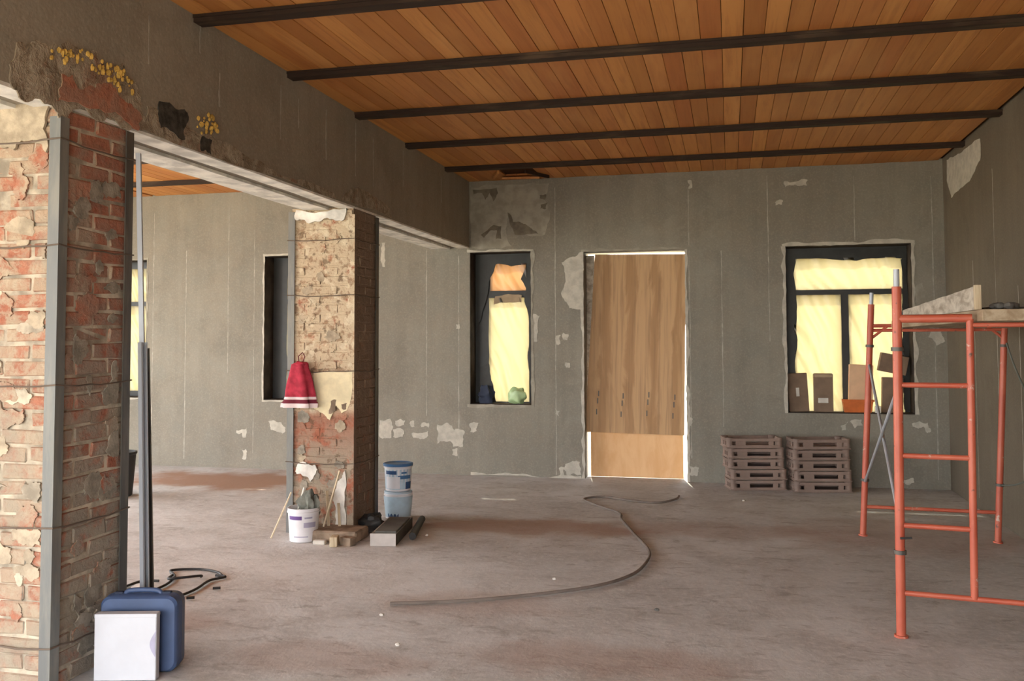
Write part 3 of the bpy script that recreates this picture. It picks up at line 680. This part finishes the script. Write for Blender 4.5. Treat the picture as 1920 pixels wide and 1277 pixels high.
# ------------------------------------------------------------ red scaffold
sc = empty('scaffold_tower', (.816, 5.03, 0)); tag(sc, 'orange red tubular steel scaffold tower with ladder frame on the right', 'scaffold')
def S_(p): return (p[0] - .816, p[1] - 5.03, p[2])
def scaf(name, pts, r, n=12, mat_='paint', par=None): return MB().tube([S_(q) for q in pts], r, n).build(name, M[mat_], par or sc, smooth=True)
def frame_pts(o, yaw, lean):
    c, s_ = math.cos(yaw), math.sin(yaw)
    return lambda a, z, b=0: (o[0] + a * c + lean * z - b * s_, o[1] + a * s_ + b * c, z)
A = frame_pts((.816, 5.03), -.14, .010); Bf = frame_pts((.965, 7.53), -.06, .055)
WF = .93
for F_, near in ((A, True), (Bf, False)):
    for a in (0, WF):
        cut = (not near) and a > 0
        lg = scaf('leg', [F_(a, .0), F_(a, 1.58 if cut else 1.77)], .0235)
        if not cut: scaf('spigot', [F_(a, 1.765), F_(a, 1.86)], .015, 10, 'zinc', lg)
        scaf('collar', [F_(a, .415), F_(a, .435)], .031, 12, 'steel_dark', lg)
        scaf('collar', [F_(a, 1.44), F_(a, 1.46)], .031, 12, 'steel_dark', lg)
        scaf('foot_plate', [F_(a, .001), F_(a, .012)], .034, 12, 'paint', lg)
    scaf('top_bar', [F_(0, 1.605), F_(.345 if near else .15, 1.605)], .021 if near else .014)
    scaf('ledger_bar', [F_(0 if not near else .32, 1.570), F_(WF, 1.570)], .012)
    scaf('bottom_bar', [F_(0, .222), F_(WF, .222)], .014)
    if near:
        scaf('ladder_stile', [F_(.335, .222), F_(.335, 1.60)], .018)
        for z in (.56, .91, 1.268): scaf('rung', [F_(.01, z), F_(.335, z)], .0135)
        scaf('lock_pin', [F_(.0, .50, -.035), F_(.055, .505, -.03)], .006, 8, 'black')
    for a, d in ((0, 1), (WF, -1)):
        if not near: scaf('gusset', [F_(a, 1.50), F_(a + d * .12, 1.60)], .010)
p0, p1 = A(0, .58, .03), Bf(0, 1.30, -.03); scaf('diagonal_brace', [p0, p1], .010, 8, 'zinc')
p0, p1 = A(0, 1.25, .03), Bf(0, .42, -.03); scaf('diagonal_brace', [p0, p1], .010, 8, 'zinc')
# deck and what lies on it
def board(name, x0, x1, y0, y1, z0, z1, mat_, label, cat, rz=0, group=None):
    cx, cy = (x0 + x1) / 2, (y0 + y1) / 2
    o = MB().box(x0 - cx, x1 - cx, y0 - cy, y1 - cy, 0, z1 - z0).build(name, M[mat_], None, bevel=.003, loc=(cx, cy, z0), rot=(0, 0, rz)); tag(o, label, cat, group); return o
board('deck_plank', 1.215, 1.455, 4.86, 7.72, 1.588, 1.645, 'deck', 'pale scaffold plank with blunt end nearest the ladder stile', 'plank', -.015, 'scaffold deck planks')
board('deck_plank', 1.475, 1.715, 4.80, 7.70, 1.588, 1.645, 'deck', 'scaffold plank along the outer side of the deck, cut by the picture edge', 'plank', -.01, 'scaffold deck planks')
tb = empty('splashed_board', (1.225, 5.02, 1.647)); tag(tb, 'plaster splashed pale board lying on edge along the scaffold deck', 'board')
m = MB(); n = 20
for k in range(n): pass
def edge_top(u, v):
    y = 2.3 * u; hgt = .118 - .050 * u + .006 * mnoise.noise(Vector((y * 4, 0, 2)))
    return (.055 * u, y, hgt * v)
m.grid(edge_top, 20, 2); o = m.build('board', M['greywood'], tb, solid=.028)
MB().box(-.030, .002, -.012, .012, 0, .125).build('end_batten', M['lath'], tb, bevel=.002)
db = board('dark_offcut', 1.30, 1.70, 5.25, 5.75, 1.647, 1.668, 'slab', 'dark flat offcut lying on the scaffold deck', 'board', .1)
m = MB()
for k in range(6): lump(m, (random.Random(k).uniform(-.05, .05), random.Random(k + 9).uniform(-.06, .06), .018), .022, k + 50, (1.2, 1, .8))
o = m.build('rubble_heap', M['slab'], None, smooth=True, loc=(1.34, 5.06, 1.647)); tag(o, 'small dark heap of scrap beside the pale board on the deck', 'scrap')
# cable looped from the far right leg
def smooth_path(pts, n=8):
    P = [Vector(q) for q in pts]; out = []
    for i in range(len(P) - 1):
        a, b, c, d = P[max(i - 1, 0)], P[i], P[i + 1], P[min(i + 2, len(P) - 1)]
        for k in range(n):
            t = k / n; out.append(.5 * ((2 * b) + (c - a) * t + (2 * a - 5 * b + 4 * c - d) * t * t + (3 * b - a - 3 * c + d) * t ** 3))
    out.append(P[-1]); return out
cb = MB().tube(smooth_path([(1.985, 7.45, 1.47), (2.01, 7.36, 1.30), (2.05, 7.22, 1.10), (2.08, 7.0, .90), (2.08, 6.95, .70), (2.05, 7.1, .55), (1.99, 7.32, .455), (1.925, 7.45, .425)]), .0065, 8).build('hanging_cable', M['cable'], None, smooth=True)
tag(cb, 'grey cable looping down from the far scaffold leg by the wall', 'cable')

# ------------------------------------------------------------ stacked trays
def make_tray():
    root = empty('crate_tray'); w, d, h, t = .56, .30, .100, .014
    m = MB(); m.box(-w / 2, w / 2, -d / 2, d / 2, 0, .012)
    m.build('tray_bottom', M['tray'], root, bevel=.003)
    for sx in (-1, 1):
        for sy in (-1, 1):
            m = MB(); pr = []
            cx, cy = sx * (w / 2 - .035), sy * (d / 2 - .035)
            m.lathe([(.035, .010), (.037, .018), (.034, .03), (.034, .075), (.038, .085), (.038, .104)], 10, 0, (cx, cy, 0)); m.build('corner_post', M['tray'], root, smooth=True)
    for sy in (-1, 1):
        y = sy * (d / 2 - t / 2)
        m = MB(); m.box(-w / 2 + .03, w / 2 - .03, y - t / 2, y + t / 2, .068, .098); m.box(-w / 2 + .03, w / 2 - .03, y - t / 2, y + t / 2, .010, .030)
        m.box(-w / 2 + .09, -w / 2 + .19, y - t / 2, y + t / 2, .028, .070); m.box(w / 2 - .14, w / 2 - .09, y - t / 2, y + t / 2, .028, .070)
        m.build('long_side', M['tray'], root, bevel=.002)
    for sx in (-1, 1):
        x = sx * (w / 2 - t / 2)
        m = MB(); m.box(x - t / 2, x + t / 2, -d / 2 + .03, d / 2 - .03, .068, .098); m.box(x - t / 2, x + t / 2, -d / 2 + .03, d / 2 - .03, .010, .030)
        for yy in (-.06, .03): m.box(x - t / 2, x + t / 2, yy, yy + .03, .028, .070)
        m.build('short_side', M['tray'], root, bevel=.002)
    return root
tray0 = make_tray(); first = True; rnd = random.Random(31); ordn = ['bottom', 'second', 'third', 'fourth', 'top']
for s_i, (tx, ty, rz, nm) in enumerate(((.235, 9.70, .24, 'the stack nearer the doorway'), (.835, 9.70, .20, 'the stack under the wide window'))):
    for k in range(5):
        o = tray0 if first else copy_tree(tray0); first = False
        o.location = (tx + rnd.uniform(-.012, .012) - (.012 * k if s_i == 0 else 0), ty + rnd.uniform(-.01, .01), .104 * k + .001); o.rotation_euler = (0, 0, rz + rnd.uniform(-.03, .03))
        tag(o, 'brown slotted tray, %s of five in %s' % (('lowest', 'second from floor', 'middle', 'second from top', 'topmost')[k], nm), 'tray', 'stacked brown trays by the far wall')

# ------------------------------------------------------------ buckets and clutter round the back pillar
def arc_label(r0, r1, z0, z1, a0, a1, mat_, parent, name='label_print', off=.0012, n=10):
    m = MB(); m.grid(lambda u, v: ((r0 + (r1 - r0) * v + off) * math.cos(a0 + (a1 - a0) * u), (r0 + (r1 - r0) * v + off) * math.sin(a0 + (a1 - a0) * u), z0 + (z1 - z0) * v), n, 1)
    return m.build(name, mat_, parent, smooth=True)
def bucket(name, loc, rz, rb, rt, h, label, lid=None, handle=True):
    root = empty(name, loc, rz); tag(root, label, 'bucket')
    prof = [(rb * .93, .0), (rb, .004), (rb + (rt - rb) * .86, h * .86), (rt + .006, h * .87), (rt + .006, h * .90), (rt, h * .905), (rt + .002, h * .985), (rt + .006, h)]
    if lid is None: prof += [(rt - .003, h), (rt - .006, h * .9), (rb, .03)]
    MB().lathe(prof, 40).build('body', M['bwhite'], root, smooth=True)
    if lid: MB().lathe([(rt + .008, h - .016), (rt + .010, h - .012), (rt + .010, h + .004), (rt - .004, h + .008), (rt - .012, h + .002), (.01, h + .002)], 40).build('lid', M[lid], root, smooth=True)
    if handle:
        pts = [((rt + .010) * math.cos(t), (rt + .010) * math.sin(t) * .98, h * .88 - (rt * .85) * math.sin(t) * .0 - .45 * h * abs(math.sin(t))) for t in [math.pi * (1.05 + .9 * k / 16) for k in range(17)]]
        MB().tube(pts, .0022, 6).build('handle', M['zinc'], root, smooth=True)
    return root
fa = math.radians(-76)     # direction towards the viewer
b = bucket('plastic_bucket', (-3.165, 6.47, 0), 0, .103, .118, .25, 'white plastic bucket with purple label standing before the back pillar', None, False)
rr = lambda z: .103 + .015 * z / .25
def lab(bk, rfun, z0, z1, d0, d1, mat_): arc_label(rfun(z0), rfun(z1), z0, z1, fa + math.radians(d0), fa + math.radians(d1), M[mat_], bk)
rr0 = lambda z: .103 + (.118 - .103) * z / .25 if z < .215 else .125
lab(b, rr0, .170, .198, -52, 5, 'purple'); lab(b, rr0, .178, .190, 15, 45, 'lilac'); lab(b, rr0, .112, .150, 12, 62, 'lilac'); lab(b, rr0, .04, .048, -30, 30, 'lilac')
m = MB(); lump(m, (.02, .02, .26), .085, 3, (1, .8, 1.15), 16, 12, 0, .6); lump(m, (.05, -.02, .30), .05, 8, (.8, .7, 1.4), 12, 10, 0, .6)
o = m.build('grey_rag', M['grey_rag'], None, smooth=True, loc=(-3.155, 6.47, 0)); tag(o, 'crumpled grey rag stuffed in the purple labelled bucket', 'rag')
for i, (p, q, lb) in enumerate((((-3.435, 6.47, .003), (-3.315, 6.56, .34), 'pale lath leaning left of the white bucket, leftmost of the laths'), ((-3.07, 6.56, .003), (-2.965, 6.675, .50), 'long pale lath leaning diagonally on the back pillar'), ((-3.015, 6.60, .003), (-3.07, 6.672, .34), 'short upright lath leaning between bucket and pillar'), ((-2.925, 6.60, .003), (-2.975, 6.675, .25), 'shortest pale lath leaning at the foot of the back pillar'))):
    d_ = Vector(q) - Vector(p); o = MB().box(-.010, .010, -.004, .004, 0, d_.length).build('lath', M['lath'], None, loc=p, rot=d_.to_track_quat('Z', 'Y').to_euler()); tag(o, lb, 'lath', 'laths leaning by the back pillar')
# trowel handles / sticks in the bucket
o = MB().tube([(-3.235, 6.43, .05), (-3.205, 6.48, .27), (-3.175, 6.50, .39)], [.006, .007, .010], 8).build('mixing_stick', M['paper'], None, smooth=True); tag(o, 'pale stick poking out of the purple labelled bucket', 'stick')
# two blue lidded buckets
by, bx = 7.46, -2.775
c0 = bucket('paint_pail', (bx, by, .002), 0, .106, .117, .225, 'white and blue pail, lower of the two stacked beside the back pillar', None, False)
c1 = bucket('paint_pail', (bx - .002, by, .234), 0, .106, .117, .225, 'blue lidded pail on top of the pail stack beside the back pillar', 'pblue', False)
MB().lathe([(.119, .213), (.119, .229), (.108, .231), (.02, .231)], 40).build('lid', M['lblue'], c0, smooth=True)
rp = lambda z: .106 + .011 * z / .225 if z < .19 else .124
for bk, spec in ((c0, ((.015, .19, -85, 85, 'lblue'), (.02, .10, -45, 8, 'dblue'), (.145, .165, 15, 34, 'pblue'), (.148, .156, 36, 60, 'dblue'))), (c1, ((.02, .185, -85, 85, 'lblue'), (.145, .175, -55, 0, 'dblue'), (.150, .165, 20, 45, 'pblue'), (.105, .135, 5, 70, 'pblue'), (.025, .125, -50, 15, 'bwhite'), (.02, .08, 40, 75, 'dblue')))):
    for k, (z0, z1, d0, d1, mt) in enumerate(spec): arc_label(rp(z0), rp(z1), z0, z1, fa + math.radians(d0), fa + math.radians(d1), M[mt], bk, off=.0008 + .0006 * k)
# long open carton with dark slabs
ct = empty('tile_carton', (-2.50, 6.40, 0), .16); tag(ct, 'long grey white carton lying on the floor beside the back pillar', 'carton')
m = MB(); m.box(-.095, .095, 0, .008, .002, .092); m.build('front_flap', M['greycard'], ct)
m = MB(); m.box(-.095, -.087, .008, .68, .002, .085); m.build('side_panel', M['greycard'], ct); m = MB(); m.box(.087, .095, .008, .68, .002, .085); m.build('side_panel', M['slab'], ct); m = MB(); m.box(-.095, .095, .672, .68, .002, .085); m.build('back_flap', M['greycard'], ct)
for k in range(3):
    o = MB().box(-.083 + .004 * k, .083, .015 + .03 * k, .66 - .02 * k, .004 + .031 * k, .033 + .031 * k).build('floor_slab', M['slab'], None, bevel=.002, loc=ct.location, rot=ct.rotation_euler); tag(o, 'dark slab packed in the long carton, %s of three' % ('lowest', 'middle', 'topmost')[k], 'slab', 'dark slabs in the carton')
o = MB().tube([(-2.35, 6.62, .035), (-2.50, 7.28, .035)], .028, 12).build('black_pipe', M['black'], None, smooth=True); tag(o, 'short black pipe lying along the carton', 'pipe')
m = MB(); lump(m, (0, 0, .07), .085, 17, (1, 1.25, .85), 14, 10, 0, .6); o = m.build('black_sack', M['black'], None, smooth=True, loc=(-2.765, 6.85, .002)); tag(o, 'crumpled black sack between the pails and the back pillar', 'sack')
# rubble step and offcuts
m = MB(); m.box(-.26, .26, -.13, .13, 0, .085); o = m.build('stone_slab', M['rubble'], None, bevel=.012, loc=(-2.985, 6.555 - .0, .0), rot=(0, 0, .02)); tag(o, 'dusty brown stone slab lying before the back pillar', 'slab')
def off(name, loc, s, mat_, lb, rz=0):
    o = MB().box(-s[0] / 2, s[0] / 2, -s[1] / 2, s[1] / 2, 0, s[2]).build(name, M[mat_], None, bevel=.004, loc=loc, rot=(0, 0, rz)); tag(o, lb, 'offcut'); return o
off('wood_offcut', (-2.985, 6.37, 0), (.09, .05, .032), 'chip', 'white flat offcut on the floor in front of the stone slab', .05)
off('wood_offcut', (-2.855, 6.34, 0), (.055, .10, .072), 'lath', 'pale wooden block offcut before the back pillar', .25)
off('wood_offcut', (-2.765, 6.38, 0), (.10, .07, .06), 'rubble', 'brown rough offcut beside the pale wooden block', -.3)
# red and white bag hung on the pillar
bag = empty('cloth_bag', (-3.30, 6.672, .985)); tag(bag, 'red and white cloth bag hanging on the back brick pillar', 'bag')
def bag_part(name, v0, v1, mat_):
    m = MB()
    def f(u, v):
        w = v0 + (v1 - v0) * v; th = 2 * math.pi * u
        rad = .128 - .066 * (w ** 1.6) + (.010 if w < .14 else 0); fold = 1 + .2 * math.sin(th * 5 + 1.5 * w) * (1 - .5 * w) + .09 * mnoise.noise(Vector((math.cos(th) * 2, w * 4, math.sin(th) * 2)))
        return (rad * math.cos(th) * fold + .010 * w, min(.020, .045 * math.sin(th) * fold - .035), .34 * w)
    m.grid(f, 40, max(2, int(20 * (v1 - v0)))); return m.build(name, mat_, bag, smooth=True)
bag_part('hem', 0, .10, M['pinkw']); bag_part('stripe', .10, .19, M['dred']); bag_part('hem', .19, .25, M['pinkw']); bag_part('body', .25, 1.0, M['red'])
m = MB(); lump(m, (.012, -.03, .335), .062, 77, (1, .7, .45), 14, 8, 0, .5); m.build('gathered_top', M['red'], bag, smooth=True)
MB().tube([(.0, -.02, .33), (-.02, .0, .40), (.01, .010, .43), (.035, .0, .40), (.02, -.02, .33)], .004, 6).build('cord', M['dred'], bag, smooth=True)

# ------------------------------------------------------------ foreground: case, carton, steel profiles
cs = empty('carry_case', (-2.655, 3.79, 0), .24); tag(cs, 'blue plastic carry case standing at the foot of the foreground pillar', 'case')
def rounded_rect(w, h, r, n=6):
    P = []
    for cx, cz, a0 in ((w / 2 - r, r, -90), (w / 2 - r, h - r, 0), (-w / 2 + r, h - r, 90), (-w / 2 + r, r, 180)):
        for k in range(n + 1): t = math.radians(a0 + 90 * k / n); P.append((cx + r * math.cos(t), cz + r * math.sin(t)))
    return P
def case_half(name, y0, y1, sc_):
    P = rounded_rect(.355, .345, .045); m = MB(); n = len(P)
    ring = lambda y, s_: [(x * s_, y, .172 + (z - .172) * s_) for x, z in P]
    R_ = ring(y0, sc_[0]) + ring(y0 + (y1 - y0) * .2, sc_[1]) + ring(y1 - (y1 - y0) * .2, sc_[2]) + ring(y1, sc_[3])
    fs = [(q * n + i, q * n + (i + 1) % n, (q + 1) * n + (i + 1) % n, (q + 1) * n + i) for q in range(3) for i in range(n)] + [tuple(range(n))[::-1], tuple(range(3 * n, 4 * n))]
    return m.add(R_, fs).build(name, M['case'], cs, smooth=True, fix=True)
shell = case_half('front_shell', -.060, -.002, (.93, .985, .99, 1)); case_half('back_shell', .002, .060, (1, .99, .985, .93))
MB().tube(smooth_path([(-.085, -.0, .330), (-.075, -.0, .350), (-.045, 0, .358), (.045, 0, .358), (.075, 0, .350), (.085, 0, .330)], 5), .011, 10).build('handle', M['case'], cs, smooth=True)
for x in (-.11, .11): MB().box(x - .02, x + .02, -.012, .012, .338, .352).build('latch', M['navy'], shell, bevel=.003)
wb = empty('white_carton', (-2.640, 3.655, 0), .25); tag(wb, 'white cardboard carton standing in front of the blue case', 'carton')
MB().box(-.137, .137, -.022, .022, .002, .290).build('body', M['carton_w'], wb, bevel=.003)
MB().box(-.138, .138, -.023, .023, .277, .294).build('lid_flap', M['carton_w'], wb, bevel=.002)
m = MB(); m.grid(lambda u, v: (.137 - .028 * math.sin(math.pi * v) * (1 - u * .85), -.0235, .10 + .12 * v), 2, 14); m.build('thumb_tab', M['lilac'], wb)
def profile(p, q, w, d, label, mat_='zinc'):
    d_ = Vector(q) - Vector(p); L = d_.length; m = MB(); t = .0012
    m.box(-w / 2, w / 2, -t, 0, 0, L); m.box(-w / 2, -w / 2 + t, 0, d, 0, L); m.box(w / 2 - t, w / 2, 0, d, 0, L); m.box(-w / 2, -w / 2 + .008, d - t, d, 0, L); m.box(w / 2 - .008, w / 2, d - t, d, 0, L)
    for x in (-w * .18, w * .18): m.box(x - .003, x + .003, -.0035, -t, 0, L)
    o = m.build('steel_profile', M[mat_], None, loc=p, rot=d_.to_track_quat('Z', 'Y').to_euler()); tag(o, label, 'profile', 'steel profiles leaning by the foreground pillar'); return o
profile((-2.788, 4.005, .002), (-2.862, 3.975, 2.44), .022, .020, 'tallest thin galvanised profile leaning behind the foreground pillar')
profile((-2.808, 4.045, .002), (-2.868, 4.05, 1.47), .048, .027, 'dark wide galvanised profile behind the foreground pillar', 'steel')
profile((-2.765, 3.955, .002), (-2.812, 3.962, 1.50), .040, .022, 'short bright galvanised profile standing behind the blue case')
o = off('foam_offcut', (-3.44, 4.90, 0), (.11, .08, .05), 'bwhite', 'small white foam block on the floor behind the foreground pillar', .2)
bn = MB().lathe([(.13, 0), (.14, .01), (.17, .40), (.18, .41), (.18, .43), (.165, .43), (.14, .03)], 28).build('black_bin', M['black'], None, smooth=True, loc=(-5.86, 7.92, .001)); tag(bn, 'black bin standing in the far bay, nearly hidden by the foreground pillar', 'bin')
# hose and cable scraps
hs = MB().tube(smooth_path([(-.50, 8.98, .014), (-.52, 8.80, .014), (-.66, 8.58, .014), (-.90, 8.62, .014), (-1.20, 8.78, .014), (-1.36, 8.62, .014), (-1.22, 8.36, .014), (-.96, 8.00, .014), (-.90, 7.70, .014), (-.74, 7.15, .014), (-.59, 6.65, .014), (-.57, 6.30, .014), (-.64, 5.90, .014), (-.88, 5.54, .014), (-1.42, 5.17, .014), (-1.90, 4.98, .014)]), .0105, 8).build('hose', M['hose'], None, smooth=True)
tag(hs, 'grey brown hose snaking across the concrete floor', 'hose')
for pts, lb in ((((-3.62, 4.98, .01), (-3.60, 5.12, .01), (-3.50, 5.15, .01)), 'short bent black cable scrap nearest the steel profiles'),
                (((-3.40, 4.92, .01), (-3.40, 5.08, .012), (-3.46, 5.26, .012), (-3.58, 5.40, .01), (-3.42, 5.47, .01), (-3.26, 5.42, .012), (-3.18, 5.35, .01)), 'curved black cable scrap forming an arch on the floor'),
                (((-3.50, 5.30, .01), (-3.44, 5.16, .024), (-3.36, 5.18, .03), (-3.28, 5.26, .026), (-3.30, 5.30, .01)), 'small looped black cable scrap inside the arch'),
                (((-3.20, 4.76, .012), (-3.17, 4.86, .012), (-3.16, 5.02, .012), (-3.19, 5.22, .012), (-3.14, 5.32, .012), (-3.22, 5.34, .012)), 'straight black cable scrap with hooked end'),
                (((-3.07, 5.06, .012), (-3.03, 5.08, .012)), 'tiny black cable stub right of the scraps'), (((-3.10, 4.83, .014), (-3.06, 4.85, .014)), 'tiny black cable stub nearest the viewer')):
    o = MB().tube(smooth_path(pts, 6), .008, 8).build('cable_scrap', M['black'], None, smooth=True); tag(o, lb, 'cable', 'black cable scraps on the floor')
rnd = random.Random(12)
for k, (x, y, lb) in enumerate(((-2.30, 6.81, 'white plaster crumb on the painted shadow band right of the carton'), (-1.88, 4.80, 'pale crumb near the near end of the hose'), (-.42, 5.22, 'crumb on bare floor right of the hose'), (-1.1, 5.75, 'crumb inside the hose bend'), (-1.62, 4.35, 'crumb nearest the viewer on the dusty floor'), (.1, 8.9, 'crumb by the doorway threshold'))):
    m = MB(); lump(m, (0, 0, .006), .011, k + 90, (1.3, 1, .7), 8, 6); o = m.build('plaster_crumb', M['chip'] if k != 2 else M['slab'], None, loc=(x, y, 0)); tag(o, lb, 'crumb', 'crumbs scattered on the floor')

# ------------------------------------------------------------ things on the window sills
zs = WIN[4][2] + .009
def carton(x, y, w, d, h, mat_, label, rot=(0, 0, 0), lid=None, sticker=None, z=zs):
    root = empty('carton', (x, y, z)); root.rotation_euler = rot; tag(root, label, 'carton')
    body = MB().box(-w / 2, w / 2, -d / 2, d / 2, 0, h).build('body', M[mat_], root, bevel=.004)
    if lid: MB().box(-w / 2 - .002, w / 2 + .002, -d / 2 - .002, d / 2 + .002, h - .045, h + .004).build('lid', M[lid], root, bevel=.012)
    if sticker: MB().box(sticker[0], sticker[1], -d / 2 - .0015, -d / 2, sticker[2], sticker[3]).build('sticker', M['paper'], body)
    return root
carton(.690, 10.085, .200, .085, .40, 'carton_b', 'dark brown carton leaning at the left end of the wide window sill', (0, -.05, 0), None, (-.02, .012, .16, .25))
carton(.932, 10.075, .190, .080, .395, 'carton_b', 'upright brown carton with white sticker and tan lid on the window sill', (0, 0, 0), 'carton_lid', (-.055, .045, .095, .145))
tr = empty('orange_tray', (1.265, 10.07, zs)); tag(tr, 'shallow orange tray on the sill behind the scaffold leg', 'tray')
m = MB(); P = [(-.15, -.06), (.15, -.06), (.15, .06), (-.15, .06)]
m.add([(x * .86, y * .86, 0.002) for x, y in P] + [(x, y, .13) for x, y in P] + [(x * .95, y * .9, .13) for x, y in P] + [(x * .82, y * .78, .012) for x, y in P],
      [(3, 2, 1, 0)] + [(i, (i + 1) % 4, 4 + (i + 1) % 4, 4 + i) for i in range(4)] + [(4 + i, 4 + (i + 1) % 4, 8 + (i + 1) % 4, 8 + i) for i in range(4)] + [(8 + i, 8 + (i + 1) % 4, 12 + (i + 1) % 4, 12 + i) for i in range(4)] + [(12, 13, 14, 15)])
m.build('body', M['orange'], tr, fix=True)
MB().box(-.158, .158, -.066, -.058, .112, .134).build('rim', M['orange'], tr, bevel=.002)
carton(1.290, 10.075, .235, .06, .47, 'peach', 'tall peach carton standing in the orange tray', (-.08, .05, 0), None, None, zs + .02)
carton(1.600, 10.085, .20, .085, .36, 'carton_b', 'brown carton on the sill seen between the scaffold legs', (0, .03, 0))
o = carton(1.60, 10.085, .27, .10, .19, 'carton_b', 'brown carton tipped on top of the right hand sill carton', (0, .20, 0), None, None, zs + .405)
o = MB().box(-.028, .028, -.02, .02, 0, .07).build('paper_packet', M['paper'], None, bevel=.004, loc=(1.455, 10.02, zs)); tag(o, 'small white packet at the right end of the sill', 'packet')
zs3 = WIN[3][2] + .009
m = MB(); lump(m, (0, 0, .085), .10, 41, (1.0, .55, .95), 24, 16, 0, .4); o = m.build('green_bag', M['green'], None, smooth=True, loc=(-2.33, 10.055, zs3)); tag(o, 'pale green plastic bag on the narrow window sill', 'bag')
m = MB(); lump(m, (0, 0, .09), .11, 47, (.85, .55, 1.0), 18, 12, 0, .6); o = m.build('navy_sack', M['navy'], None, smooth=True, loc=(-2.70, 10.06, zs3)); tag(o, 'dark navy sack slumped in the left corner of the narrow sill', 'sack')
